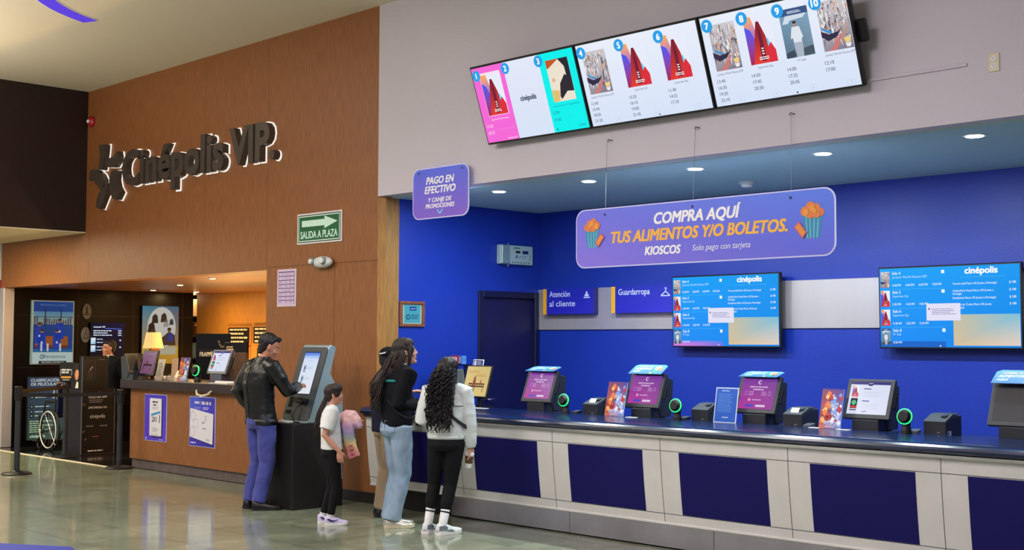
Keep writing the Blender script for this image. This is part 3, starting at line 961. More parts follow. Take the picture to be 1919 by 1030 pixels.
def band_sign(label, x0, x1, lines, icon):
    t = thing('counter_sign', label, 'sign', ((x0 + x1) / 2, YB, 2.065), (0, 0, 0), 'blue signs on the steel band')
    hw = (x1 - x0) / 2
    b = BM(); box(b, -hw, hw, -.075, 0, -.14, .14, .003); obj('box_body', b, mat_sign, t)
    a = Art(); a.rect(-hw, -.14, -hw + .055, .14, (240, 176, 30), 1); a.rect(-hw + .055, -.14, hw, .14, [(36, 34, 190), (40, 40, 190), (28, 40, 176), (28, 40, 176)], 1)
    for k, s in enumerate(lines):
        a.text(s, -hw + .10, .05 - k * .105, .062, (214, 220, 255), 2, align='l', bold=.014, w=.0385 * len(s))
    ix = hw - .10
    if icon == 'bell':
        a.poly([(ix - .045, .03), (ix + .045, .03), (ix + .045, .042), (ix - .045, .042)], (214, 220, 255), 2)
        a.poly([(ix - .035, .05), (ix + .035, .05), (ix + .02, .075), (ix - .02, .075)], (214, 220, 255), 2)
        a.circ(ix, .088, .013, (214, 220, 255), 2)
    else:
        a.outline([(ix - .06, .03), (ix + .06, .03), (ix, .075)], .01, (214, 220, 255), 2)
        a.line([(ix, .075), (ix, .09), (ix + .014, .1), (ix + .004, .112), (ix - .012, .104)], .008, (214, 220, 255), 2)
    a.build('print', 'print', t, (0, -.0755, 0))
    return t


mat_sign = mat('blue_sign_body', (26, 30, 130), 0.4, var=0.04)
band_sign('blue sign reading Atención al cliente on the steel band', -9.885, -9.13, ['Atención', 'al cliente'], 'bell')
band_sign('blue sign reading Guardarropa with a coat hanger, on the steel band', -8.88, -8.05, ['Guardarropa'], 'hanger')


def back_screen(label, xc, last):
    t = thing('menu_screen', label, 'screen', (xc, 10.243, 1.93), (R(1.0), 0, 0), 'blue session screens on the back wall')
    hw, hh = .64, .355
    b = BM(); box(b, -hw, hw, -.10, -.055, -hh, hh, .005); box(b, -.4, .4, -.056, -.025, -.25, .22, .01); obj('casing', b, 'black', t)
    b = BM(); box(b, -.2, .2, -.03, -.003, -.2, .2, .004); obj('wall_bracket', b, 'dark_grey', t)
    a = Art()
    W2, H2 = hw - .014, hh - .014
    a.rect(-W2, -H2, W2, H2, [(20, 140, 246), (4, 132, 232), (4, 152, 240), (6, 162, 250)], 1)
    a.rect(-W2, -H2, -.02, -H2 + .05, [(226, 120, 220), (120, 110, 230), (40, 130, 230), (150, 120, 230)] if not last else [(20, 100, 200)] * 4, 2)
    wt = (236, 248, 255)
    movies = [('Sala 4', 'Jurassic World: Renace ESP', ['12:40 PM', '3:40 PM', '6:30 PM', '9:20 PM'], 'c'), ('Sala 5', 'Superman Sub', ['1:20 PM', '4:10 PM', '7:00 PM'], 'r'),
              ('Sala 6', 'Superman Esp', ['11:40 AM', '2:25 PM', '5:10 PM'], 'r'), ('Sala 8', 'F1 Sub', ['8:30 PM'], 'f')]
    for k, (s1, s2, tm, p) in enumerate(movies):
        zt = .315 - k * .165
        {'c': cliff_poster, 'r': red_poster, 'f': racer_poster}[p](a, -.615, zt - .14, -.53, zt, 3, k)
        a.text(s1, -.505, zt - .028, .024, wt, 3, align='l', bold=.02)
        a.text(s2, -.505, zt - .06, .02, (190, 228, 250), 3, align='l', w=.0125 * len(s2))
        for q, s in enumerate(tm):
            a.text(s, -.505 + q * .125, zt - .13, .019, wt, 3, align='l', w=.08, bold=.016)
        a.rect(-.05, zt - .03, -.022, zt - .002, wt, 3)
        if k < 3:
            a.line([(-.505, zt - .155), (-.03, zt - .155)], .002, (90, 200, 250), 2)
    a.text('cinépolis', .30, .275, .052, (255, 255, 255), 3, w=.28, bold=.06)
    a.line([(.12, .245), (.5, .245)], .002, (90, 200, 250), 2)
    rows = ['Tercera edad Macro XE (Lunes a Domingo)', 'Adulto/Gral Visual Macro XE (Lunes a', 'Domingo)', 'Estudiantes Macro XE (Lunes a Domingo)', 'Menores de 12 años Macro XE (Lunes', 'a Domingo)']
    ys = [.185, .125, .1, .065, .01, -.015]
    for s, y in zip(rows, ys):
        a.text(s, .05, y, .017, wt, 3, align='l', w=.0098 * len(s), bold=.014)
    for y in (.185, .125, .065, .01):
        a.text('$ 100', .565, y, .019, wt, 3, w=.055, bold=.02)
    a.rect(.05, -H2 + .015, W2 - .005, -.065, [(214, 190, 150), (226, 206, 190), (120, 190, 216), (196, 190, 160)], 3)
    a.rect(-.19, -.115, .115, .03, (226, 224, 246), 5)
    smudge_lines(a, -.14, -.02, .22, .005, 4, (120, 110, 170), 6, 9, .014)
    a.circ(-.165, -.015, .008, (130, 60, 110), 6)
    a.circ(-.07, -H2 + .012, .006, (255, 255, 255), 4)
    a.build('screen', 'screen', t, (0, -.1008, 0))
    return t


back_screen('blue session screen on the back wall beside the Guardarropa sign', -7.40, False)
back_screen('blue session screen on the back wall at the far end of the steel band', -5.10, True)

# ================================================================ TICKET COUNTER
CT = .98
t = thing('ticket_counter', 'long ticket counter with navy front panels and cream frame', 'counter', (0, 0, 0))
XL, XR = -10.035, -1.5
prof = lambda v: 7.825 + .065 * (1 - v) ** 1.5      # front face y at height fraction v (0 foot, 1 top)


def front_y(z):
    return prof(max(0, min(1, (z - .22) / .66)))


def curved_panel(bm, xa, xb, z0, z1, off, th, n=8):
    out = [(front_y(z0 + (z1 - z0) * k / n) - off, z0 + (z1 - z0) * k / n) for k in range(n + 1)]
    inn = [(y + th, z) for y, z in out[::-1]]
    prism(bm, out + inn, xa, xb, 'x')


bm = BM(); curved_panel(bm, XL, XR, .215, .875, 0, .06); obj('front_frame', bm, 'counter_white', t)
centres = [-9.825 + 1.1655 * k for k in range(8)]
for a0, a1 in zip(centres, centres[1:]):
    xa, xb = a0 + .182, a1 - .182
    bm = BM(); curved_panel(bm, xa, xb, .292, .772, .003, .02); obj('front_panel', bm, 'navy_panel', t)
bm = BM()
for a0 in centres:
    curved_panel(bm, a0 - .002, a0 + .002, .215, .875, .0015, .01)
for z0 in (.776, .286):
    curved_panel(bm, XL, XR, z0, z0 + .004, .0015, .01, 1)
obj('joint', bm, 'dark_grey', t)
bm = BM(); box(bm, XL, XR, front_y(.215) - .014, 7.99, .200, .222, .006); obj('foot_rail', bm, 'counter_white', t)
bm = BM(); box(bm, XL + .0, -8.92, 7.965, 8.0, 0.0, .205, .003); obj('kick_plate', bm, 'base_black', t)
for k in range(5):
    xa = -8.92 + 1.5 * k
    bm = BM(); box(bm, xa + .002, xa + 1.498, 7.965, 7.995, 0.012, .205, .003); obj('kick_plate', bm, 'steel', t)
bm = BM(); prism(bm, [(7.785, .900), (7.795, .879), (7.84, .872), (7.90, .88), (7.90, .91)], XL, XR, 'x'); obj('steel_trim', bm, 'steel', t)
pr = [(8.95, .955), (8.475, .955), (8.465, .976), (8.44, CT), (7.95, CT - .004)]
for k in range(9):
    an = R(90 + 180 * k / 8)
    pr.append((7.83 + .085 * math.cos(an), .937 + .039 * math.sin(an)))
pr += [(7.9, .90), (8.95, .90)]
bm = BM(); prism(bm, pr, XL, XR, 'x'); o = obj('countertop', bm, 'navy_top', t)
bm = BM(); box(bm, XL, XR, 8.0, 8.9, .02, .90); obj('carcass', bm, 'navy_frame', t)
DESK = .957


# ---------------------------------------------------------------- tills on the ticket counter
def till_screen_purple(a, hw, hh):
    a.rect(-hw, -hh, hw, hh, [(176, 56, 150), (150, 50, 150), (110, 54, 150), (126, 56, 156)], 1)
    w_ = (236, 214, 246)
    a.text('C', 0, hh - .045, .03, w_, 2, bold=.04)
    a.text('DISFRUTA UNA NUEVA', 0, hh - .075, .0125, w_, 2, w=.17, bold=.04)
    a.text('EXPERIENCIA', 0, hh - .097, .0125, w_, 2, w=.10, bold=.04)
    smudge_lines(a, -.085, .014, .055, .005, 3, (200, 160, 214), 2, 3, .013)
    smudge_lines(a, .035, .014, .055, .005, 3, (200, 160, 214), 2, 4, .013)
    a.outline([(-.12, -.01), (-.10, -.01), (-.10, .02), (-.12, .02)], .003, (170, 130, 230), 2)
    a.outline([(.10, -.01), (.12, -.01), (.12, .02), (.10, .02)], .003, (200, 150, 220), 2)
    a.circ(-.07, -.05, .013, (220, 150, 190), 2)
    smudge_lines(a, -.045, -.053, .10, .006, 1, (226, 190, 230), 2, 5)
    a.rect(-.10, -hh + .018, -.02, -hh + .036, (70, 70, 190), 2)
    a.rect(.0, -hh + .018, .09, -hh + .036, (214, 196, 226), 2)


def till_screen_white(a, hw, hh):
    a.rect(-hw, -hh, hw, hh, (214, 220, 240), 1)
    a.rect(-hw, hh - .022, hw, hh, (44, 40, 120), 2)
    a.poly([(-.025, hh - .022), (.025, hh - .022), (.012, hh - .032), (-.012, hh - .032)], (44, 40, 120), 2)
    a.text('cinépolis', 0, hh - .016, .010, (226, 226, 250), 3, w=.035)
    red_poster(a, -hw + .02, hh - .12, -hw + .075, hh - .035, 3, 8)
    a.rect(-hw + .02, hh - .21, -hw + .075, hh - .13, (20, 34, 34), 3); a.circ(-hw + .048, hh - .165, .02, (90, 190, 140), 4); a.rect(-hw + .02, hh - .205, -hw + .075, hh - .19, (210, 60, 60), 4)
    a.rect(-hw + .02, hh - .226, -hw + .075, hh - .218, (60, 40, 80), 3)
    for zz in (hh - .06, hh - .155):
        a.rect(-.05, zz, .01, zz + .008, (60, 70, 160), 3)
        smudge_lines(a, -.05, zz - .022, .15, .003, 3, (180, 188, 208), 3, 6, .016)
    a.poly([(-.04, -hh + .015), (.0, -hh + .021), (.0, -hh + .026), (-.04, -hh + .02)], (70, 70, 160), 3)


def till(label, x, y, z, kind, topper, rz=0.0, group='tills on the ticket counter', W_=.385, casing='charcoal'):
    """touch-screen till: foot, tilted screen head, deep rear box; y is the foot's front edge"""
    t = thing('till', label, 'till', (x, y, z), (0, 0, rz), group)
    hw = W_ / 2
    hh = .155
    b = BM(); box(b, -.11, .11, 0, .20, 0, .10, .006); box(b, -.15, .15, -.01, .24, 0, .012, .004); obj('foot', b, casing, t)
    b = BM(); prism(b, [(.13, .02), (.27, .02), (.30, .34), (.20, .36), (.10, .10)], -.12, .12, 'x', .006); obj('rear_body', b, casing, t)
    tilt = R(21)
    b = BM(); box(b, -hw, hw, 0, .035, -hh, hh, .006, 2); box(b, -hw + .03, hw - .03, .035, .075, -hh + .03, hh - .03, .01)
    hd = obj('screen_head', b, casing, t, (0, .055, .105 + hh * .93), (-tilt, 0, 0))
    b = BM(); box(b, hw - .005, hw + .012, .03, .055, -.06, .07, .004); box(b, hw - .004, hw + .02, .04, .046, .035, .042); obj('card_reader', b, 'black', t, (0, .055, .105 + hh * .93), (-tilt, 0, 0))
    a = Art()
    sw, sh = hw - .03, hh - .028
    if kind == 'off':
        a.rect(-sw, -sh, sw, sh, (30, 32, 40), 1)
        a.build('display', 'gloss', hd, (0, -.0005, .006))
    else:
        (till_screen_purple if kind == 'purple' else till_screen_white)(a, sw, sh)
        a.build('display', 'screen', hd, (0, -.0005, .006))
    if topper:
        # card standing off the head's top edge and leaning far back
        b = BM(); prism(b, [(-hw + .01, 0), (hw - .01, 0), (hw - .012, .125), (hw - .05, .145), (-hw + .05, .145), (-hw + .012, .125)], 0, .004, 'y', .001)
        cp = obj('topper_card', b, 'topper', t, (0, .055 + math.sin(tilt) * hh * 2 - .118, .105 + hh * .93 + hh * math.cos(tilt) - .002), (-R(topper), 0, 0))
        a = Art()
        a.poly([(-hw + .012, .002), (hw - .012, .002), (hw - .014, .124), (hw - .05, .143), (-hw + .05, .143), (-hw + .014, .124)], (80, 150, 210), 1, grad=((46, 106, 170), (86, 150, 196)))
        a.text('COMPRA TUS', -.05, .10, .018, (240, 206, 130), 2, w=.16, bold=.03, shear=.2)
        a.text('ALIMENTOS', -.06, .065, .024, (240, 246, 255), 2, w=.18, bold=.035, shear=.2)
        a.text('AQUÍ', -.11, .028, .022, (240, 246, 255), 2, w=.08, bold=.035, shear=.2)
        a.circ(.10, .09, .032, (236, 206, 150), 2); a.circ(.125, .07, .026, (226, 120, 80), 3); a.poly([(.075, .06), (.135, .06), (.12, .015), (.09, .015)], (50, 150, 120), 3); a.circ(.06, .012, .012, (246, 190, 60), 3)
        a.build('lettering', 'print', cp, (0, -.0006, 0))
    return t


M['topper'] = mat('pale_blue_card', (80, 130, 180), 0.4, var=0.12, vscale=6)
TY = 8.50
till('purple-screened till with a topper card, beside the gold bench poster', -8.36, TY, DESK, 'purple', 74)
till('purple-screened till with a topper card, between the two green-ringed scanners', -7.085, TY, DESK, 'purple', 58)
till('purple-screened till with a topper card, beside the blue leaning notice', -5.92, TY, DESK, 'purple', 74)
till('till with a white film-list screen and no topper card', -4.935, TY, DESK, 'white', False)
till('till with a switched-off dark screen and a topper card', -3.81, TY, DESK, 'off', 52)


def scanner(label, x, y, z, group='ring-lit scanners on the ticket counter', s=1.0):
    t = thing('barcode_scanner', label, 'scanner', (x, y, z), (0, 0, R(8)), group)
    t.scale = (s, s, s)
    b = BM(); lathe(b, [(.038, 0), (.036, .02), (.03, .05), (.034, .075)], 20); obj('stand', b, 'black', t)
    b = BM(); lathe(b, [(.034, .05), (.052, .02), (.056, 0), (.052, -.012), (.034, -.014)], 24); bmesh.ops.rotate(b, verts=b.verts, matrix=Matrix.Rotation(R(82), 3, 'X')); obj('head', b, 'black', t, (0, -.012, .118))
    b = BM()
    n = 28
    tube(b, [(.05 * math.cos(2 * PI * k / n), 0, .05 * math.sin(2 * PI * k / n)) for k in range(n + 1)], .0078, 8); obj('light_ring', b, 'ring', t, (0, -.027, .12), (R(-8), 0, 0), True)
    b = BM(); lathe(b, [(.032, 0), (.030, .003), (.001, .003)], 20); bmesh.ops.rotate(b, verts=b.verts, matrix=Matrix.Rotation(R(82), 3, 'X')); obj('window', b, 'gloss_black', t, (0, -.026, .12))
    return t


M['gloss_black'] = mat('black_scanner_glass', (10, 12, 14), 0.1, var=0.05)
scanner('green-ringed scanner beside the till by the gold bench poster', -7.88, 8.40, CT)
scanner('green-ringed scanner beside the second purple till', -6.61, 8.40, CT)
scanner('green-ringed scanner beside the white-screened till', -4.55, 8.40, CT)


def printer(label, x, y, z, slip, sticker=False):
    t = thing('receipt_printer', label, 'printer', (x, y, z), (0, 0, 0), 'receipt printers on the ticket counter')
    b = BM(); prism(b, [(0, 0), (.24, 0), (.24, .15), (.12, .15), (.0, .105)], -.085, .085, 'x', .008); obj('body', b, 'charcoal', t)
    b = BM(); prism(b, [(-.004, .105), (.12, .152), (.20, .156), (.20, .164), (.11, .160), (-.004, .112)], -.083, .083, 'x', .002); obj('lid', b, 'dark_grey', t)
    b = BM(); prism(b, [(.05, .143), (.17, .163), (.17, .169), (.05, .149)], .02, .06, 'x', .002); obj('lid_ridge', b, 'charcoal', t)
    if slip:
        b = BM(); prism(b, [(.028, .125), (.055, .16), (.056, .158), (.03, .123)], -.035, .035, 'x'); obj('paper_slip', b, 'paper', t)
    if sticker:
        a = Art(); a.rect(-.03, -.015, .03, .015, (206, 210, 230), 1); a.rect(-.026, -.01, -.005, .01, (40, 50, 140), 2); a.build('sticker', 'print', t, (.0855, .05, .03), (0, 0, R(90)))
    a = Art(); a.rect(-.012, -.004, .012, .004, (120, 126, 134), 1); a.build('badge', 'print', t, (.03, -.0005, .035))
    return t


printer('dark receipt printer with a paper slip, beside the red and blue film leaflet', -7.655, 8.48, DESK, True)
printer('dark receipt printer beside the blue leaning notice', -6.44, 8.48, DESK, False)
printer('dark receipt printer between the third purple till and a film leaflet', -5.55, 8.48, DESK, True)
printer('dark receipt printer with a small side sticker, beside the switched-off till', -4.375, 8.48, DESK, False, True)


def leaflet(label, x, y, z, w_, h_, art, group, lean=12, rz=0, name='leaflet', m='gloss'):
    t = thing(name, label, 'leaflet', (x, y, z + .0012), (-R(lean), 0, rz), group)
    b = BM(); box(b, -w_ / 2, w_ / 2, 0, .004, 0, h_, .0008); obj('card', b, 'paper', t)
    a = Art(); art(a, w_, h_); a.build('print', m, t, (0, -.0006, 0))
    b = BM(); yl = .06 + h_ * .1; zl = yl * math.tan(R(lean)) + .0005; prism(b, [(.004, .10), (yl - .004, zl), (yl, zl), (.004, .13)], -.02, .02, 'x'); obj('prop_leg', b, 'paper', t)
    return t


def film_art(seed):
    def f(a, W_, H_):
        rnd = random.Random(seed)
        a.rect(-W_ / 2, 0, W_ / 2, H_, [(200, 96, 60), (110, 150, 210), (60, 50, 140), (120, 50, 90)], 1)
        for k in range(60):
            u, v = rnd.uniform(-.4, .42), rnd.uniform(.12, .85)
            c = rnd.choice([(226, 120, 60), (240, 190, 120), (150, 40, 40)]) if u < -.06 else rnd.choice([(226, 232, 246), (120, 150, 220), (190, 40, 60), (170, 190, 230)])
            r = rnd.uniform(.012, .03)
            a.poly([(u * W_ - r, v * H_), (u * W_ + r * .4, v * H_ - r), (u * W_ + r, v * H_ + r * .5), (u * W_, v * H_ + r * 1.3)], c, 2 + k % 3)
        a.text('PITUFOS', .01, H_ * .08, .03, (206, 214, 250), 6, w=W_ * .62, bold=.04)
        smudge_lines(a, -W_ * .2, H_ * .04, W_ * .4, .006, 1, (220, 220, 246), 6, 2)
    return f


def notice_art(a, W_, H_):
    a.rect(-W_ / 2, 0, W_ / 2, H_, (206, 220, 240), 1); a.rect(-W_ / 2 + .008, .008, W_ / 2 - .008, H_ - .008, (20, 84, 186), 2)
    smudge_lines(a, -.05, H_ - .03, .1, .007, 1, (170, 200, 240), 3, 1)
    smudge_lines(a, -W_ * .36, H_ - .055, W_ * .72, .005, 11, (90, 150, 226), 3, 7, .014)
    a.text('cinépolis', 0, .04, .012, (226, 236, 252), 3, w=.06, bold=.04)


leaflet('red and blue film leaflet standing beside the second till', -7.305, 8.40, CT, .225, .30, film_art(11), 'film leaflets on the ticket counter', rz=R(-3))
leaflet('red and blue film leaflet standing beside the white-screened till', -5.175, 8.40, CT, .19, .30, film_art(11), 'film leaflets on the ticket counter', rz=R(-3))
leaflet('blue notice with pale edge leaning behind the third till', -6.14, 8.41, CT - .004, .22, .285, notice_art, None, 10, name='notice_card')

M['gold_screen'] = attr_mat('lit_gold_poster', emit=.9, rough=.3)
# framed bench poster on its stand, small card on top
t = thing('poster_display', 'gold bench poster in a black tabletop display', 'poster display', (-9.15, 8.46, CT), (0, 0, R(-2)))
b = BM(); box(b, -.11, .11, -.02, .16, -.0, .012, .004); obj('foot', b, 'black', t)
b = BM(); box(b, -.03, .03, .06, .085, .01, .16, .004); obj('post', b, 'black', t)
b = BM(); box(b, -.185, .185, 0, .03, -.16, .16, .005); fr = obj('frame', b, 'black', t, (0, .03, .255), (-R(16), 0, 0))
a = Art(); a.rect(-.172, -.148, .172, .148, [(230, 204, 134), (226, 200, 130), (214, 190, 120), (226, 204, 140)], 1)
a.text('Lecciones', -.06, .085, .032, (206, 140, 60), 2, w=.17, shear=.2); a.text('perfectas', .04, .045, .032, (206, 140, 60), 2, w=.15, shear=.2)
for k in (0, .024):
    a.rect(-.11, -.035 - k, .12, -.020 - k, (96, 56, 40), 2)
for x in (-.115, .105):
    a.line([(x + .015, -.02), (x, -.11)], .007, (80, 50, 40), 2)
a.poly([(-.055, -.04), (-.005, -.04), (-.015, .03), (-.045, .03)], (160, 80, 60), 3); a.circ(-.03, .035, .014, (150, 96, 70), 4)
for x in (-.045, -.015):
    a.line([(x, -.04), (x - .008, -.12)], .009, (50, 40, 50), 3)
a.poly([(.05, -.02), (.08, -.02), (.07, .02), (.06, .02)], (190, 120, 90), 3)
a.build('poster', 'gold_screen', fr, (0, -.001, 0))
b = BM(); ellipsoid(b, (0, -.005, -.155), (.014, .006, .010)); obj('led_button', b, 'white', fr, smooth=True)
t = thing('counter_card', 'small dark card with white border on top of the gold poster display', 'card', (-9.19, 8.54, 1.372), (-R(12), 0, 0))
b = BM(); box(b, -.075, .075, 0, .006, 0, .075, .001); obj('card', b, 'white', t)
a = Art(); a.rect(-.068, .007, .068, .068, (24, 32, 96), 1); a.rect(-.055, .016, -.025, .06, (200, 206, 226), 2); smudge_lines(a, -.012, .048, .07, .007, 3, (170, 180, 226), 2, 4, .014); a.build('print', 'gloss', t, (0, -.0005, 0))

# till seen from its side, with boxed drinks samples behind
tl = till('dark till turned side-on at the near end of the counter, by the navy door', -9.68, 8.645, DESK, 'off', 0, R(70), 'tills on the ticket counter', casing='dark_grey')
tl.scale = (.84, .84, .98)
for i, (x, c, lb, rz) in enumerate(((-9.80, (176, 30, 60), 'small red carton standing by the side-on till', 12), (-9.70, (70, 130, 210), 'small pale blue carton standing by the side-on till', -20))):
    t = thing('carton', lb, 'carton', (x - .11, 8.90, 1.388), (0, 0, R(rz)), 'cartons by the side-on till')
    b = BM(); box(b, -.05, .05, -.025, .025, 0, .085, .003); obj('box_body', b, mat('carton_print_%d' % i, c, 0.4, var=0.25, vscale=30), t)
    a = Art(); a.rect(-.042, .015, .03, .07, (226, 226, 236), 1); smudge_lines(a, -.035, .055, .055, .008, 3, c, 2, i, .016); a.build('label', 'gloss', t, (0, -.0256, 0))
t = thing('monitor_shelf', 'small navy shelf carrying cartons beside the side-on till', 'shelf', (-9.86, 8.90, DESK))
b = BM(); box(b, -.14, .14, -.045, .045, .415, .431, .003); obj('shelf_top', b, 'navy_frame', t)
for sx in (-.12, .12):
    b = BM(); box(b, sx - .01, sx + .01, -.04, .04, 0, .415, .002); obj('leg', b, 'navy_frame', t)

for i, (x, y, w_, l_, rz, lb) in enumerate(((-9.0, 8.40, .18, .05, 4, 'white paper strip on the countertop by the first purple till'), (-7.07, 8.36, .10, .05, 0, 'white paper slip on the countertop by the second purple till'),
                                            (-5.30, 8.40, .08, .05, 5, 'white paper slip beside the film leaflet near the third printer'), (-5.03, 8.36, .10, .05, 0, 'white paper slip before the white-screened till'))):
    b = BM(); box(b, -w_ / 2, w_ / 2, -l_ / 2, l_ / 2, 0, .004, .001)
    tag(obj('paper_slip', b, 'paper', None, (x, y, CT), (0, 0, R(rz))), lb, 'paper', 'paper slips on the ticket counter')
for i, (x, lb) in enumerate(((-7.80, 'small black card reader between first scanner and printer'), (-6.575, 'small black card reader beside the second scanner'), (-4.51, 'small grey card reader beside the third scanner'), (-5.385, 'small grey card reader beside the third printer'))):
    t = thing('card_reader', lb, 'card reader', (x, 8.42, CT), (0, 0, R(10)), 'card readers on the ticket counter')
    b = BM(); prism(b, [(0, 0), (.10, 0), (.10, .028), (0, .016)], -.03, .03, 'x', .004); obj('body', b, 'charcoal' if i < 2 else 'grey', t)
    a = Art(); a.rect(-.022, .06, .022, .09, (70, 90, 100), 1)
    for q in range(9):
        a.rect(-.02 + .015 * (q % 3), .01 + .015 * (q // 3), -.01 + .015 * (q % 3), .02 + .015 * (q // 3), (110, 114, 120), 1)
    a.build('keypad', 'print', t, (0, 0, .0168), (-R(83.2), 0, 0))

# ================================================================ LOBBY COUNTER
t = thing('lobby_counter', 'wood-fronted lobby counter with a dark stone top', 'counter', (0, 0, 0))
bm = BM(); box(bm, -15.15, -12.085, 8.0, 8.06, .12, 1.015, .003); box(bm, -15.15, -15.09, 8.06, 8.62, .12, 1.015, .003); obj('front_panel', bm, 'wood', t)
bm = BM(); box(bm, -15.13, -12.085, 8.025, 8.62, 0, .12, .004); obj('plinth', bm, 'stone', t)
bm = BM(); box(bm, -15.30, -12.085, 7.93, 8.70, 1.012, 1.12, .006, 2); obj('countertop', bm, 'taupe_top', t)
bm = BM(); box(bm, -15.05, -12.085, 8.1, 8.6, .13, 1.0); obj('carcass', bm, 'dark_wood', t)


def counter_poster(label, x0, x1, z0, z1, which):
    t = thing('counter_poster', label, 'poster', ((x0 + x1) / 2, 8.0, (z0 + z1) / 2), (0, 0, 0), 'violet posters on the lobby counter')
    hw, hh = (x1 - x0) / 2, (z1 - z0) / 2
    b = BM(); box(b, -hw, hw, -.006, 0, -hh, hh, .001); obj('board', b, 'glass_sign', t)
    a = Art(); W_ = (228, 226, 238)
    if which == 0:
        a.rect(-hw + .006, -hh + .006, hw - .006, hh - .006, [(84, 50, 206), (90, 56, 214), (70, 54, 196), (90, 70, 210)], 1)
        a.poly([(p[0] + .045, p[1] - .01) for p in rounded(-.14, -.235, .14, .235, .02)], (34, 20, 110), 2)
        a.poly(rounded(-.14, -.225, .155, .24, .02), W_, 3)
        smudge_lines(a, -.07, .185, .15, .02, 1, (60, 50, 66), 4, 12); smudge_lines(a, -.05, .15, .11, .016, 1, (70, 60, 76), 4, 13)
        smudge_lines(a, -.08, .13, .17, .005, 3, (150, 150, 160), 4, 2, .014)
        a.poly([(-.1, .045), (.13, .09), (.13, .06), (-.1, .015)], (70, 150, 210), 4)
        a.text('2X1', -.02, -.05, .06, (44, 38, 56), 4, w=.12, bold=.04)
        a.rect(.10, -.06, .12, .04, (70, 66, 80), 4)
        smudge_lines(a, -.07, -.13, .15, .006, 4, (150, 150, 160), 4, 3, .014)
        smudge_lines(a, -.1, -.21, .22, .004, 2, (150, 150, 160), 4, 4, .009)
        smudge_lines(a, .1, -hh + .02, .12, .008, 1, (200, 196, 240), 3, 5); a.circ(-.22, -hh + .03, .014, (220, 216, 250), 3)
    else:
        a.rect(-hw + .006, -hh + .006, hw - .006, hh - .006, [(60, 40, 190), (50, 34, 160), (70, 64, 206), (80, 100, 220)], 1)
        smudge_lines(a, -.17, .212, .17, .026, 1, (214, 208, 246), 3, 21); smudge_lines(a, -.01, .205, .21, .036, 1, (232, 228, 252), 3, 22)
        smudge_lines(a, -.17, .165, .15, .007, 2, (170, 170, 236), 3, 2, .016)
        smudge_lines(a, .02, .165, .16, .009, 2, (214, 210, 246), 3, 3, .018)
        a.poly([(-.25, .145), (.27, .085), (.25, -.27), (-.26, -.2)], (38, 24, 120), 2)
        a.poly([(-.265, .155), (.255, .10), (.24, -.255), (-.275, -.185)], W_, 3)
        g = (170, 160, 190)
        a.outline([(-.2, .13), (-.14, .07), (-.2, .0), (-.26, .07)], .007, g, 4)
        n = 20
        a.outline([(-.13 + .055 * math.cos(2 * PI * k / n), -.02 + .05 * math.sin(2 * PI * k / n)) for k in range(n)], .005, g, 4)
        a.outline([(-.21 + .05 * math.cos(2 * PI * k / n), -.12 + .055 * math.sin(2 * PI * k / n)) for k in range(n)], .007, g, 4)
        smudge_lines(a, .06, .06, .07, .012, 3, (186, 180, 210), 4, 7, .026)
        smudge_lines(a, .0, -.015, .09, .012, 1, (110, 104, 120), 4, 8)
        smudge_lines(a, .02, -.085, .09, .012, 1, (110, 104, 120), 4, 9)
        smudge_lines(a, .1, -.205, .08, .008, 2, (140, 134, 150), 4, 10, .014)
        smudge_lines(a, -.25, -hh + .035, .12, .016, 1, (214, 210, 250), 3, 23)
    a.build('print', 'gloss', t, (0, -.0066, 0))


counter_poster('violet 2X1 poster near the outer end of the lobby counter', -14.77, -14.22, .37, .95, 0)
counter_poster('violet poster with a tilted white sheet on the lobby counter', -13.68, -13.10, .365, .955, 1)
bm = BM(); tube(bm, [(-13.40, 7.92, 1.03), (-13.36, 7.90, .985), (-13.25, 7.90, .975), (-13.13, 7.90, .99), (-13.08, 7.92, 1.03)], .013, 8, True); tube(bm, [(-13.38, 7.91, 1.0), (-13.25, 7.895, .962), (-13.1, 7.91, 1.0)], .011, 8, True)
tag(obj('cable_coil', bm, 'cream_plastic', smooth=True), 'coiled pale cable hanging under the lobby counter top', 'cable')

VT = 1.12
t = thing('table_lamp', 'lit table lamp with a pleated shade on the lobby counter', 'lamp', (-15.10, 8.28, VT))
bm = BM(); lathe(bm, [(.07, 0), (.075, .012), (.03, .03), (.02, .08), (.035, .16), (.05, .24), (.03, .33), (.012, .36), (.012, .44)], 24); obj('base', bm, 'brass', t, smooth=True)
bm = BM()
n = 48
rr = [[Vector(((r + (.003 if j % 2 else 0)) * math.cos(2 * PI * j / n), (r + (.003 if j % 2 else 0)) * math.sin(2 * PI * j / n), z)) for j in range(n)] for r, z in ((.128, .40), (.088, .605))]
loft(bm, rr); obj('lamp_shade', bm, 'shade', t)
bm = BM(); box(bm, -.02, .02, -.05, .08, .3, .42, .01); obj('harp', bm, 'brass', t)
pl = bpy.data.lights.new('lamp_bulb', 'POINT'); pl.energy = 1.5; pl.color = (1, .7, .35); pl.shadow_soft_size = .08
po = bpy.data.objects.new('lamp_bulb', pl); po.location = (0, 0, .66); po.parent = t; COL.objects.link(po)

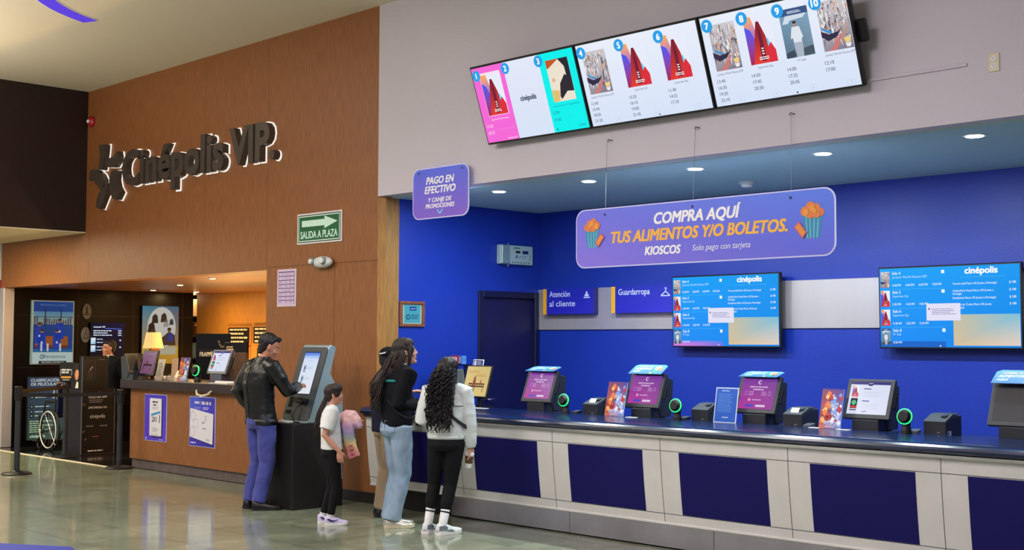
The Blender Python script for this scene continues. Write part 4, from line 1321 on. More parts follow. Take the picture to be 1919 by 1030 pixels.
tl = till('dark till seen from its side beside the lit table lamp', -15.06, 8.05, VT, 'off', False, R(100), 'tills on the lobby counter', casing='dark_grey')
tl.scale = (.72, .8, .85)
t = thing('tablet_display', 'portrait display with a dim purple poster on the lobby counter', 'display', (-14.89, 8.10, VT), (0, 0, R(6)))
b = BM(); box(b, -.10, .10, -.03, .12, 0, .012, .004); obj('foot', b, 'black', t)
b = BM(); box(b, -.03, .03, .05, .075, .01, .12, .004); obj('post', b, 'black', t)
b = BM(); box(b, -.16, .16, 0, .03, -.165, .165, .005); fr = obj('frame', b, 'black', t, (0, .0, .215), (-R(14), 0, 0))
a = Art(); a.rect(-.135, -.14, .135, .14, [(112, 70, 104), (120, 76, 110), (140, 100, 130), (126, 86, 120)], 1)
a.text('Lecciones', 0, .075, .022, (90, 50, 76), 2, w=.16, shear=.2)
a.rect(-.09, -.04, .09, -.015, (60, 26, 40), 2)
for x in (-.08, .07):
    a.line([(x, -.03), (x - .01, -.1)], .012, (60, 26, 40), 2)
a.poly([(-.04, -.03), (.0, -.03), (-.01, .03), (-.03, .03)], (90, 40, 50), 3)
a.build('poster', 'screen', fr, (0, -.001, 0))


def strip_art(c1, c2, seed):
    def f(a, W_, H_):
        a.rect(-W_ / 2, 0, W_ / 2, H_, [c1, c1, c2, c2], 1)
        smudge_lines(a, -W_ * .35, H_ * .8, W_ * .7, .008, 9, (60, 56, 60), 2, seed, .02)
    return f


leaflet('narrow grey leaflet in a stand beside the dim purple display', -14.56, 8.06, VT, .12, .27, strip_art((150, 140, 130), (196, 186, 170), 1), None, 14, R(14))
leaflet('plain buff card standing on edge on the lobby counter', -14.28, 8.12, VT, .13, .28, lambda a, W_, H_: a.rect(-W_ / 2, 0, W_ / 2, H_, (186, 150, 116), 1), None, 3, R(5))
leaflet('red and blue film leaflet on the lobby counter beside a scanner', -13.99, 8.06, VT, .17, .30, film_art(5), None, 12, R(10))
t = thing('card_holder', 'small tan card holder beside the lobby film leaflet', 'holder', (-14.12, 8.05, VT), (0, 0, R(5)))
b = BM(); prism(b, [(0, 0), (.07, 0), (.07, .12), (.05, .13), (.01, .05), (0, .05)], -.035, .035, 'x', .003); obj('holder_body', b, 'cream_plastic', t)
scanner('green-ringed scanner on the lobby counter', -13.72, 8.12, VT, None, 1.15)
till('grey till with a lit ticket screen on the lobby counter', -13.38, 8.16, VT, 'white', False, R(4), 'tills on the lobby counter', casing='grey')
t = thing('brown_panel', 'brown back board standing beside the grey till', 'board', (-13.12, 8.32, VT), (0, 0, R(14)))
b = BM(); prism(b, [(-.10, 0), (.12, 0), (.12, .36), (-.01, .36)], -.02, .02, 'y', .003); obj('board', b, 'brown_board', t)
b = BM(); box(b, -.1, .1, -.05, .05, 0, .015, .003); obj('foot', b, 'black', t)
t = thing('document_tray', 'pale document tray on the lobby counter by the grey till', 'tray', (-13.0, 8.02, VT), (0, 0, R(5)))
b = BM(); box(b, -.2, .16, -.05, .05, 0, .008, .002); box(b, -.2, .16, .045, .05, 0, .03, .001); obj('tray_body', b, 'paper', t)
for i, (x, c, lb) in enumerate(((-15.2, 'cream_plastic', 'pale napkin holder at the outer end of the lobby counter'), (-14.72, 'white', 'white card terminal behind the narrow grey leaflet'), (-13.86, 'red', 'reddish cup tray behind the lobby scanner'))):
    t = thing(['napkin_holder', 'card_terminal', 'cup_tray'][i], lb, ['napkin holder', 'card terminal', 'tray'][i], (x, [8.45, 8.3, 8.42][i], VT))
    b = BM(); prism(b, [(0, 0), (.11, 0), (.11, [.03, .07, .12][i]), (0, [.02, .04, .09][i])], -.08, .08, 'x', .006); obj('body', b, c, t)
    b = BM(); box(b, -.05, .05, .02, .09, [.02, .055, .10][i], [.035, .075, .125][i], .004); obj('lid', b, ['paper', 'dark_grey', 'brown_board'][i], t)

# menu boards behind the counter
t = thing('menu_banner', 'black banner reading FRAPPÉ MANGO behind the lobby counter', 'banner', (-15.66, 9.5, 0))
b = BM(); box(b, -.45, .45, 0, .012, .55, 1.72, .003); obj('board', b, 'vip_black', t)
for sx in (-.35, .35):
    b = BM(); box(b, sx - .015, sx + .015, .012, .04, 0, 1.6, .004); box(b, sx - .02, sx + .02, -.2, .2, 0, .02, .004); obj('leg', b, 'black', t)
a = Art(); a.text('FRAPPÉ MANGO', .05, 1.40, .06, (214, 206, 196), 1, w=.78, bold=.04)
n = 12
for k in range(5):
    a.text('NUEVO'[k], .26 + .11 * math.cos(R(200 + 22 * k)), 1.63 + .11 * math.sin(R(200 + 22 * k)), .03, (206, 190, 160), 1)
a.line([(-.4, 1.49), (.3, 1.49)], .003, (90, 80, 76), 1)
a.build('lettering', 'print', t, (0, -.0005, 0))
t = thing('menu_screen', 'black menu board with a bright green picture behind the lobby counter', 'menu board', (-14.76, 9.3, 0))
b = BM(); box(b, -.28, .28, 0, .03, .75, 1.60, .004); obj('board', b, 'vip_black', t)
b = BM(); box(b, -.02, .02, .03, .06, 0, 1.2, .004); box(b, -.2, .2, -.15, .2, 0, .02, .004); obj('stand', b, 'black', t)
a = Art(); a.rect(-.25, 1.02, .25, 1.34, [(110, 214, 130), (70, 190, 120), (210, 240, 214), (190, 236, 200)], 1); a.rect(-.25, 1.33, .25, 1.38, (226, 226, 220), 2)
rnd = random.Random(4)
for k in range(20):
    a.circ(rnd.uniform(-.2, .2), rnd.uniform(1.05, 1.3), rnd.uniform(.015, .045), rnd.choice([(60, 170, 90), (190, 240, 200), (120, 220, 150), (240, 250, 240)]), 2 + k % 3, n=10)
a.build('picture', 'screen', t, (0, -.0008, 0))
a = Art(); smudge_lines(a, -.22, 1.53, .2, .014, 3, (150, 140, 130), 1, 3, .03); a.build('print', 'print', t, (0, -.0008, 0))
for i, (x0, x1, z0, z1, lb) in enumerate(((-18.62, -17.92, 1.56, 1.86, 'black list sign with white rows on the amber wall, beside its twin'), (-17.86, -17.2, 1.56, 1.87, 'black list sign with white rows on the amber wall, nearest the lintel column'), (-17.75, -17.3, 1.30, 1.52, 'small list sign low on the amber wall under its larger twins'))):
    t = thing('list_sign', lb, 'sign', ((x0 + x1) / 2, 11.6, (z0 + z1) / 2), (0, 0, 0), 'list signs on the amber wall')
    hw, hh = (x1 - x0) / 2, (z1 - z0) / 2
    b = BM(); box(b, -hw, hw, -.03, 0, -hh, hh, .004); obj('frame', b, 'amber_wood', t)
    a = Art(); a.rect(-hw + .03, -hh + .02, hw - .03, hh - .02, (22, 16, 14), 1)
    for k in range(int((z1 - z0) / .07)):
        smudge_lines(a, -hw + .07, hh - .07 - k * .066, (x1 - x0) - .14, .028, 1, (226, 214, 190), 2, k + i * 5)
    a.build('print', 'print', t, (0, -.0305, 0))
t = thing('framed_notice', 'bright yellow frame on the amber wall under the list signs', 'picture frame', (-18.3, 11.6, 1.40))
b = BM(); box(b, -.42, .35, -.025, 0, -.15, .13, .005); obj('frame', b, 'amber_wood', t)
a = Art(); a.rect(-.38, -.12, .31, .1, (244, 190, 90), 1); smudge_lines(a, -.3, .03, .5, .02, 3, (200, 140, 60), 2, 3, .05); a.build('print', 'print', t, (0, -.0255, 0))

# lit niche shelves
t = thing('niche_shelf', 'narrow lit shelf niche with stacked goods beside the black wall', 'shelf', (-20.0, 11.75, 0))
b = BM(); box(b, -.5, .33, .2, .22, 0, 2.4); box(b, -.5, -.48, -.1, .2, 0, 2.4); obj('back_panel', b, 'dark_wood', t)
for zz in (1.0, 1.28, 1.66, 2.02):
    b = BM(); box(b, -.48, .33, -.12, .2, zz, zz + .025, .003); obj('shelf_board', b, 'dark_wood', t)
for i, (x, z, h_, c, lb, nm) in enumerate(((-19.86, 2.045, .28, 'shade', 'glowing cream box on the top niche shelf', 'display_box'), (-19.82, 1.685, .24, 'brass', 'golden snack jar on the second niche shelf', 'snack_jar'),
                                           (-19.84, 1.305, .26, 'teal_box', 'pale blue carton on the third niche shelf', 'carton'), (-19.84, 1.025, .17, 'white', 'stack of white cups on the lowest niche shelf', 'cup_stack'))):
    t = thing(nm, lb, nm.split('_')[-1], (x, 11.72, z))
    b = BM()
    if nm in ('display_box', 'carton'):
        box(b, -.14, .12, -.06, .1, 0, h_, .01)
    else:
        lathe(b, [(.09, 0), (.1, h_ * .3), (.1, h_ * .8), (.06, h_)], 20)
    obj('body', b, c, t)
    b = BM(); box(b, -.1, .1, -.04, .08, h_ - .002, h_ + .02, .005); obj('lid', b, 'cream_plastic', t)
pl = bpy.data.lights.new('niche_lamp', 'POINT'); pl.energy = 5; pl.color = (1, .78, .45); pl.shadow_soft_size = .1
po = bpy.data.objects.new('niche_lamp', pl); po.location = (-19.9, 11.6, 2.36); COL.objects.link(po)

# ================================================================ LOBBY SIDE WALL (faces +x)
XB = -19.1


def wall_box(name, label, cat, y0, y1, z0, z1, art, m, group=None, frame='black', depth=.05):
    t = thing(name, label, cat, (XB, (y0 + y1) / 2, (z0 + z1) / 2), QZ, group)
    hw, hh = (y1 - y0) / 2, (z1 - z0) / 2
    b = BM(); box(b, -hw, hw, -depth, 0, -hh, hh, .004); obj('frame', b, frame, t)
    a = Art(); art(a, hw, hh); a.build('print', m, t, (0, -depth - .0006, 0))
    return t


def lounge_art(a, hw, hh):
    a.rect(-hw + .015, -hh + .015, hw - .015, hh - .015, (206, 226, 220), 1)
    x0, x1, z0, z1 = -hw + .02, hw - .02, -hh + .19, hh - .02
    a.rect(x0, z0, x1, z1, [(24, 60, 130), (30, 74, 150), (44, 84, 160), (36, 70, 150)], 2)
    a.rect(x0, .12, x1, .32, [(160, 180, 150), (170, 180, 150), (90, 150, 190), (90, 150, 190)], 3)
    rnd = random.Random(2)
    for k in range(16):
        x = x0 + .01 + k * .038; a.rect(x, .12, x + .025, .12 + rnd.uniform(.03, .12), (96, 90, 110), 4)
    for x in (-.13, .12):
        a.rect(x - .008, .1, x + .008, .36, (22, 30, 50), 5)
    a.rect(x0, .235, x1, .243, (22, 30, 50), 5)
    a.rect(x0 + .03, -.2, x1 - .08, -.06, (176, 96, 44), 4); a.rect(x0 + .03, -.24, x1 - .08, -.2, (120, 60, 30), 4)
    for x, zt, hd in ((-.22, .03, .12), (.10, .10, .18), (-.18, -.07, .02), (.06, -.07, .02)):
        a.poly([(x - .07, zt - .2), (x + .07, zt - .2), (x + .06, hd - .035), (x - .06, hd - .035)], (40, 70, 180), 5)
        a.circ(x, hd, .03, (170, 120, 90), 6); a.circ(x, hd + .014, .028, (70, 44, 30), 7, ry=.02)
        a.rect(x - .015, zt - .1, x + .015, zt - .07, (226, 232, 244), 7)
    for x in (-.2, -.1, .1):
        a.rect(x, -.29, x + .03, -.17, (220, 226, 236), 6)
    a.rect(x0, z0, x1, z0 + .05, (40, 110, 170), 5)
    a.text('BIENVENIDOS A LA FAMILIA', 0, hh - .085, .022, (130, 160, 200), 4, w=.42)
    a.text('Fantásticos', .03, -hh + .10, .05, (30, 60, 120), 3, w=.34, shear=.15); a.circ(-.17, -hh + .122, .035, (30, 60, 120), 3); a.circ(-.17, -hh + .122, .025, (206, 226, 220), 4); a.text('4', -.17, -hh + .105, .034, (30, 60, 120), 5)
    a.rect(-.22, -hh + .012, .22, -hh + .055, (14, 14, 18), 4); a.text('PRÓXIMO ESTRENO', 0, -hh + .022, .022, (226, 226, 226), 5, w=.36, bold=.04)


wall_box('poster_lightbox', 'lit blue poster of a seated family group on the black lobby wall', 'poster', 8.40, 9.075, 1.245, 2.235, lounge_art, 'dim', 'lit posters in the lobby', 'silver', .06)


def hill_art(a, hw, hh):
    a.rect(-hw, -hh, hw, hh, [(226, 170, 50), (214, 160, 60), (70, 110, 140), (60, 150, 180)], 1)
    a.rect(-hw, -hh, hw, -.18, [(206, 150, 40), (226, 166, 40), (226, 176, 70), (226, 190, 110)], 2)
    a.circ(.02, .12, .26, (226, 226, 216), 2, ry=.34)
    for x, z, r, c in ((-.1, .27, .06, (50, 34, 30)), (.06, .29, .06, (60, 40, 30)), (-.16, .12, .07, (40, 28, 26)), (.1, .2, .05, (180, 170, 160)), (-.14, .0, .08, (110, 84, 60)), (.2, .22, .04, (50, 60, 80))):
        a.poly([(x - r, z - r * 1.4), (x + r, z - r * 1.2), (x + r * .7, z + r * .7), (x + r * .1, z + r * 1.3), (x - r * .8, z + r * .6)], c, 3)
    a.poly([(0, -.17), (.28, -.17), (.26, .0), (.16, .06), (.02, -.05)], (76, 56, 46), 4); a.circ(.16, .08, .035, (140, 90, 60), 5); a.circ(.16, .1, .035, (40, 30, 30), 6, ry=.022)
    a.poly([(.12, -.1), (.24, -.1), (.22, .03), (.14, .03)], (50, 60, 150), 5)
    a.rect(-.06, -.32, .29, -.19, (206, 200, 170), 3)


wall_box('poster_lightbox', 'bright poster with a white moon disc behind the lit table lamp', 'poster', 10.24, 10.90, 1.24, 2.185, hill_art, 'dim', 'lit posters in the lobby', 'black', .05)


def menu_art(a, hw, hh):
    a.rect(-hw, -hh, hw, hh, [(6, 8, 16), (6, 8, 18), (10, 14, 50), (8, 12, 36)], 1)
    w_ = (226, 236, 255)
    a.text('cinépolis VIP', -hw + .04, .19, .026, w_, 2, align='l', w=.2, bold=.04)
    a.line([(-hw + .24, .18), (hw - .05, .17)], .01, (90, 110, 230), 2)
    for k in range(3):
        smudge_lines(a, -hw + .04, .135 - k * .035, .32, .014, 1, w_, 2, k)
        a.rect(hw - .11, .135 - k * .035, hw - .05, .148 - k * .035, w_, 2)
    for k in range(2):
        a.rect(-hw + .0, -.07 - k * .12, -hw + .08, .03 - k * .12, [(170, 200, 226), (120, 170, 210), (226, 236, 246), (200, 220, 236)], 2)
        smudge_lines(a, -hw + .1, .0 - k * .12, .11, .014, 2, (180, 206, 246), 2, k + 5, .05)
        a.circ(hw - .07, -.01 - k * .11, .013, w_, 2)


wall_box('menu_screen', 'dark session screen on the black wall behind the lobby attendant', 'screen', 9.36, 9.93, 1.36, 1.90, menu_art, 'screen', None, 'black', .05)


def rating_art(a, hw, hh):
    a.rect(-hw + .01, -hh + .01, hw - .01, hh - .01, [(60, 84, 66), (70, 96, 80), (66, 84, 116), (56, 72, 104)], 1)
    w_ = (236, 244, 244)
    a.text('CLASIFICACIÓN', -.02, hh - .075, .042, w_, 2, w=.46, bold=.04)
    a.text('DE PELÍCULAS', -.035, hh - .135, .042, w_, 2, w=.42, bold=.04)
    a.poly([(.08, .16), (.27, .10), (.27, .34), (.2, .37), (.12, .3)], (206, 206, 200), 2); a.circ(.2, .36, .05, (190, 140, 110), 3)
    for k, z in enumerate((.17, .03, -.05, -.11)):
        a.circ(-.23, z, .028, (20, 26, 30), 3); a.circ(-.23, z, .010, w_, 4); smudge_lines(a, -.18, z - .006, (.18, .3, .24, .3)[k], .013, 1, w_, 3, k)
    for k in range(6):
        smudge_lines(a, -.26, -.20 - k * .032, (.42, .22, .44, .26, .44, .2)[k], .014, 1, (206, 236, 180), 3, k + 9)
    a.text('cinépolis', -.13, -hh + .045, .045, (220, 255, 226), 3, w=.24, bold=.04)


wall_box('rating_lightbox', 'lit film rating board reading CLASIFICACIÓN DE PELÍCULAS behind the wheelchair', 'lightbox', 8.36, 8.96, .09, 1.06, rating_art, 'dim', None, 'black', .05)


def plaque(label, y, z, kind):
    t = thing('wall_plaque', label, 'plaque', (XB, y, z), QZ, 'oval plaques on the black lobby wall')
    b = BM(); lathe(b, [(.001, .02), (.10, .02), (.105, .016), (.105, 0)], 32); bmesh.ops.rotate(b, verts=b.verts, matrix=Matrix.Rotation(R(90), 3, 'X')); obj('disc', b, 'grey', t)
    t.scale = (.72, 1, 1.18)
    a = Art(); c = (14, 14, 18)
    if kind == 'bell':
        a.rect(-.06, -.05, .06, -.035, c, 1); a.poly([(-.04, -.03), (.04, -.03), (.02, .0), (-.02, .0)], c, 1); a.circ(0, .03, .022, c, 1, ry=.04)
    else:
        a.outline([(-.055, -.05), (.055, -.05), (0, .03)], .012, c, 1); a.line([(0, .03), (0, .05), (.014, .06), (0, .07)], .009, c, 1)
    a.build('pictogram', 'print', t, (0, -.0208, 0))


plaque('oval grey plaque with a service desk pictogram on the black lobby wall', 9.30, 2.075, 'bell')
plaque('oval grey plaque with a coat hanger pictogram on the black lobby wall', 9.29, 1.705, 'hanger')

# ---------------------------------------------------------------- app totem
t = thing('promotion_totem', 'black app promotion totem in front of the lobby attendant', 'totem', (-17.12, 8.30, 0), (0, 0, R(2)))
bm = BM(); box(bm, -.42, 0, 0, .50, 0.01, .93, .004); obj('lower_body', bm, mat('dark_plum_board', (20, 12, 22), 0.4, var=0.1), t)
bm = BM(); box(bm, -.10, 0, 0, .39, .93, 1.395, .004); obj('upper_board', bm, 'black', t)
bm = BM(); box(bm, -.44, .02, -.02, .52, 0, .012, .003); obj('base_plate', bm, 'black', t)
bm = BM(); box(bm, -.005, .006, -.008, .004, .0, 1.39, .001); box(bm, -.005, .006, .498, .506, .0, .93, .001); obj('edge_trim', bm, 'grey', t)
a = Art(); a.rect(.02, .03, .48, .90, (9, 8, 10), 1); w_ = (200, 196, 196)
smudge_lines(a, .07, .855, .34, .02, 1, (120, 116, 116), 2, 1)
a.text('NUESTRA APP', .24, .80, .03, w_, 2, w=.28, bold=.04); smudge_lines(a, .11, .765, .26, .014, 2, (120, 116, 120), 2, 3, .028)
a.text('¡DESCÁRGALA YA!', .24, .655, .027, w_, 2, w=.28, bold=.04); a.text('cinépolis', .24, .52, .05, w_, 2, w=.23)
smudge_lines(a, .07, .40, .12, .014, 1, (130, 126, 126), 2, 5); smudge_lines(a, .28, .40, .12, .014, 1, (130, 126, 126), 2, 6); smudge_lines(a, .17, .25, .12, .014, 1, (150, 70, 70), 2, 7); smudge_lines(a, .1, .05, .3, .018, 1, (200, 190, 186), 2, 8)
for x, z in ((.03, .71), (.03, .33), (.26, .88), (.06, .22)):
    a.poly([(x - .012, z - .02), (x + .02, z), (x + .012, z + .022), (x - .02, z + .004)], (96, 84, 66), 3)
a.build('print', 'print', t, (.0012, 0, 0), QZ)
a = Art(); a.rect(.015, .95, .38, 1.38, (10, 10, 12), 1); a.poly(rounded(.03, 1.06, .20, 1.33, .02), (60, 60, 66), 2); a.poly(rounded(.036, 1.066, .194, 1.324, .016), (16, 16, 20), 3)
a.line([(.09, 1.17), (.15, 1.25)], .01, (200, 200, 206), 4); a.poly([(.06, 1.08), (.16, 1.08), (.14, 1.2), (.08, 1.2)], (40, 38, 44), 4); smudge_lines(a, .24, 1.34, .13, .012, 1, (90, 90, 96), 2, 3)
a.build('phone_print', 'print', t, (.0012, 0, 0), QZ)
# smiling portrait printed on the side board, collar and dark hair
bm = BM(); box(bm, -.33, -.101, -.004, .004, .93, 1.30, .002); obj('side_board', bm, 'black', t)
a = Art(); a.rect(-.325, .935, -.105, 1.295, (20, 16, 18), 1)
a.poly([(-.2, .94), (-.105, .94), (-.105, 1.02), (-.15, 1.04)], (226, 222, 214), 2)
a.circ(-.155, 1.14, .058, (206, 140, 106), 3, ry=.085); a.poly([(-.21, 1.15), (-.2, 1.25), (-.14, 1.27), (-.105, 1.24), (-.105, 1.2), (-.17, 1.2)], (40, 26, 24), 4)
a.rect(-.175, 1.145, -.16, 1.152, (50, 30, 28), 4); a.rect(-.14, 1.145, -.125, 1.152, (50, 30, 28), 4); a.rect(-.168, 1.09, -.138, 1.097, (170, 60, 60), 4)
a.build('portrait_print', 'print', t, (0, -.0046, 0))

# ---------------------------------------------------------------- queue posts and belts


def post(label, x, y, h):
    t = thing('queue_post', label, 'queue post', (x, y, 0), (0, 0, 0), 'black queue posts of the lobby')
    b = BM(); lathe(b, [(.175, 0), (.175, .012), (.16, .022), (.05, .04), (.04, .045)], 32); obj('base', b, 'black', t)
    b = BM(); lathe(b, [(.034, .04), (.034, h - .17)], 20); obj('pole', b, 'charcoal', t)
    b = BM(); lathe(b, [(.042, h - .17), (.044, h - .16), (.044, h - .01), (.038, h)], 20); obj('belt_head', b, 'black', t)
    return t


post('black queue post nearest the hall, at the outer end of the belts', -15.276, 6.592, 1.06)
post('black queue post carrying a small prompt sign beside the totem', -17.05, 8.03, 1.02)
post('black queue post at the outer corner of the lobby counter', -15.10, 7.835, 1.0)


def belt(label, p0, p1, z0, z1, sag):
    b = BM()
    top, bot = [], []
    d = (Vector((p1[0], p1[1], 0)) - Vector((p0[0], p0[1], 0))).normalized()
    nrm = Vector((-d.y, d.x, 0)) * .0012
    rings = []
    for k in range(13):
        u = k / 12
        c = Vector((p0[0] + (p1[0] - p0[0]) * u, p0[1] + (p1[1] - p0[1]) * u, z0 + (z1 - z0) * u - sag * 4 * u * (1 - u)))
        rings.append([c + nrm + Vector((0, 0, .024)), c - nrm + Vector((0, 0, .024)), c - nrm - Vector((0, 0, .024)), c + nrm - Vector((0, 0, .024))])
    loft(b, rings)
    tag(obj('queue_belt', b, 'base_black'), label, 'queue belt', 'black belts between the queue posts')


belt('black belt from the outer queue post to the post with the prompt sign', (-15.276 - .034, 6.592 + .032), (-17.05 + .034, 8.03 - .032), 1.0, .97, .005)
belt('black belt from the outer queue post to the post by the lobby counter', (-15.276 + .007, 6.592 + .046), (-15.10, 7.835 - .045), .955, .95, .012)

t = thing('prompt_sign', 'small black sign with an orange bar standing on a queue post', 'sign', (-17.05, 8.03, 1.02), (0, 0, R(40)))
t.scale = (.6, 1, .98)
b = BM(); box(b, -.16, .16, -.012, .012, .02, .30, .004); obj('frame', b, 'black', t)
b = BM(); lathe(b, [(.03, 0), (.03, .015), (.012, .022)], 16); obj('socket', b, 'black', t)
a = Art(); a.text('{', -.135, .135, .06, (214, 214, 214), 1); a.text('}', .135, .135, .06, (214, 214, 214), 1); smudge_lines(a, -.11, .18, .24, .024, 2, (206, 206, 206), 1, 6, .036); a.rect(-.12, .075, .12, .10, (226, 160, 60), 1); smudge_lines(a, -.08, .045, .16, .012, 1, (190, 190, 190), 1, 2)
a.build('print', 'print', t, (0, -.0126, 0))

# ---------------------------------------------------------------- wheelchair
t = thing('wheelchair', 'dark folding wheelchair standing before the lit rating board', 'wheelchair', (-18.14, 8.57, 0), (0, 0, R(180)))


def ring(bm, c, r, rr, n=36, axis='y'):
    tube(bm, [(c[0] + r * math.cos(2 * PI * k / n), c[1], c[2] + r * math.sin(2 * PI * k / n)) for k in range(n + 1)], rr, 6)


for sy in (-.26, .26):
    b = BM(); ring(b, (0, sy, .31), .30, .013); wl = obj('wheel', b, 'black', t, smooth=True)
    b = BM(); ring(b, (0, sy * 1.13, .31), .265, .009); obj('push_rim', b, 'white', wl, smooth=True)
    b = BM()
    for k in range(14):
        an = 2 * PI * k / 14; tube(b, [(0, sy, .31), (.295 * math.cos(an), sy, .31 + .295 * math.sin(an))], .0018, 4)
    obj('spokes', b, 'steel', wl)
    b = BM(); ring(b, (.42, sy * .85, .09), .08, .014, 20); obj('caster', b, 'black', t, smooth=True)
    b = BM(); tube(b, [(-.20, sy * .85, .98), (-.08, sy * .85, .94), (-.08, sy * .85, .30), (.0, sy * .85, .31), (.42, sy * .85, .25), (.46, sy * .85, .5), (-.08, sy * .85, .5)], .012, 8); tube(b, [(-.08, sy * .85, .70), (.25, sy * .85, .70), (.32, sy * .85, .5)], .012, 8); tube(b, [(.42, sy * .85, .25), (.42, sy * .85, .09)], .012, 8); obj('side_frame', b, 'charcoal', t, smooth=True)
    b = BM(); tube(b, [(-.22, sy * .85, .985), (-.12, sy * .85, .955)], .02, 10, True); obj('push_handle', b, 'black', t, smooth=True)
    b = BM(); box(b, -.05, .24, sy * .85 - .025, sy * .85 + .025, .705, .73, .008); obj('armrest', b, 'black', t)
    b = BM(); tube(b, [(.44, sy * .6, .3), (.60, sy * .6, .12)], .011, 8); box(b, .54, .70, sy * .6 - .06, sy * .6 + .06, .10, .115, .004); obj('footrest', b, 'charcoal', t)
b = BM(); box(b, -.06, .36, -.2, .2, .485, .53, .012); obj('seat', b, 'navy_frame', t)
b = BM(); box(b, -.1, -.075, -.2, .2, .53, .92, .01); obj('backrest', b, 'navy_frame', t)

# ---------------------------------------------------------------- self-service kiosk by the brown wall
t = thing('self_service_kiosk', 'grey self-service kiosk leaning back on a black pedestal', 'kiosk', (0, 0, 0))
bm = BM(); box(bm, -10.70, -10.24, 7.10, 7.70, 0.0, .825, .004); obj('pedestal', bm, 'base_black', t)
side = [(7.27, .826), (7.30, .87), (7.52, 1.545), (7.535, 1.572), (7.555, 1.582), (7.60, 1.568), (7.61, 1.55), (7.535, 1.30), (7.70, 1.06), (7.70, .826)]
bm = BM(); prism(bm, side, -10.69, -10.25, 'x', .006); kb = obj('cabinet', bm, 'silver', t)
sl = math.atan2(.22, .675)
o3 = (-10.47, 7.30, .87)


def kface(name, pts, m, d0, d1, bev=.0):
    b = BM(); prism(b, pts, -d1, -d0, 'y', bev); return obj(name, b, m, t, o3, (-sl, 0, 0))


kface('front_plate', rounded(-.222, -.035, .222, .722, .04, 5), 'dark_grey', -.002, .012, .003)
a = Art(); sw = .125
a.rect(-sw - .008, .232, sw + .008, .672, (20, 28, 60), 1)
a.rect(-sw, .24, sw, .664, [(222, 230, 236), (226, 230, 236), (206, 220, 246), (206, 220, 246)], 2); a.rect(-sw, .625, sw, .664, [(140, 176, 236)] * 2 + [(70, 110, 214)] * 2, 3); a.rect(-sw, .60, sw, .625, (176, 200, 240), 3)
for z in (.46, .35):
    a.rect(-.085, z, -.045, z + .075, [(130, 150, 180), (160, 170, 190), (186, 196, 206), (150, 176, 196)], 3); a.rect(-.08, z + .03, -.055, z + .06, (90, 110, 140), 4)
    smudge_lines(a, -.03, z + .05, .11, .005, 2, (170, 180, 196), 3, 3, .016)
smudge_lines(a, -.05, .30, .12, .005, 2, (180, 188, 200), 3, 8, .03); smudge_lines(a, -.06, .575, .12, .005, 1, (180, 188, 204), 3, 9)
a.build('screen', 'screen', t, Vector(o3) + Matrix.Rotation(-sl, 3, 'X') @ Vector((0, -.0125, 0)), (-sl, 0, 0))
kface('ticket_slot', rounded(-.175, .10, -.115, .205, .004, 2), 'gloss_black', .012, .0145)
kface('coin_tray', rounded(-.19, .03, -.10, .07, .004, 2), 'gloss_black', .012, .0145)
b = BM(); prism(b, [(.0, .0), (-.075, -.01), (-.085, -.03), (-.06, -.05), (.0, -.05)], -.01, .15, 'x', .006); obj('scanner_shelf', b, 'black', t, Vector(o3) + Matrix.Rotation(-sl, 3, 'X') @ Vector((0, -.012, .19)), (-sl, 0, 0))
bm = BM(); tube(bm, [(-10.36, 7.28, 1.0), (-10.35, 7.22, .98), (-10.37, 7.18, .90), (-10.36, 7.2, .835), (-10.33, 7.24, .832)], .006, 6); tube(bm, [(-10.33, 7.27, .96), (-10.31, 7.23, .91), (-10.32, 7.22, .85)], .005, 6); obj('cable', bm, 'black', t, smooth=True)
bm = BM(); box(bm, -10.66, -10.42, 7.16, 7.24, .826, .836, .002); tag(obj('paper_strip', bm, 'paper', None, (0, 0, 0)), 'white paper strip lying on the kiosk pedestal', 'paper')

bm = BM(); prism(bm, [(-9.587, 4.591), (-10.15, 4.259), (-10.4, 3.4), (-9.0, 3.4), (-9.0, 4.4)], 0, .008, 'z'); tag(obj('floor_mat', bm, 'mat_blue'), 'edge of a blue floor mat on the stone tiles nearest the viewer', 'floor mat')

# ================================================================ PEOPLE
def V3(*a):
    return Vector(a)


def remesh(bm, voxel, smooth_n=4, fac=0.5):
    bmesh.ops.recalc_face_normals(bm, faces=bm.faces[:])
    me = bpy.data.meshes.new('tmp'); bm.to_mesh(me); bm.free()
    o = bpy.data.objects.new('tmp', me); COL.objects.link(o)
    m = o.modifiers.new('r', 'REMESH'); m.mode = 'VOXEL'; m.voxel_size = voxel; m.use_smooth_shade = True
    s = o.modifiers.new('s', 'SMOOTH'); s.factor = fac; s.iterations = smooth_n
    dg = bpy.context.evaluated_depsgraph_get()
    out = bpy.data.meshes.new_from_object(o.evaluated_get(dg))
    bpy.data.objects.remove(o); bpy.data.meshes.remove(me)
    return out


def shade(me):
    me.polygons.foreach_set('use_smooth', [True] * len(me.polygons))
    return me


def wrinkle(me, amp, freq, stretch=(1, 1, 1), seed=0):
    """push the cloth in and out along its normals in folds"""
    me.update()
    off = Vector((seed * 3.7, seed * 1.3, seed * 2.1))
    new = []
    for v in me.vertices:
        p = Vector((v.co.x * stretch[0], v.co.y * stretch[1], v.co.z * stretch[2])) * freq + off
        d = noise.noise(p) + 0.5 * noise.noise(p * 2.1)
        new.append(v.co + v.normal * d * amp)
    for v, c in zip(me.vertices, new):
        v.co = c


def ik(a, c, l1, l2, pole):
    d = c - a
    L = d.length
    if L > (l1 + l2) * .999:
        c = a + d * ((l1 + l2) * .999 / L); d = c - a; L = d.length
    x = (l1 * l1 - l2 * l2 + L * L) / (2 * L)
    h = math.sqrt(max(0, l1 * l1 - x * x))
    u = d.normalized()
    pv = pole - u * pole.dot(u)
    pv.normalize()
    return a + u * x + pv * h, c


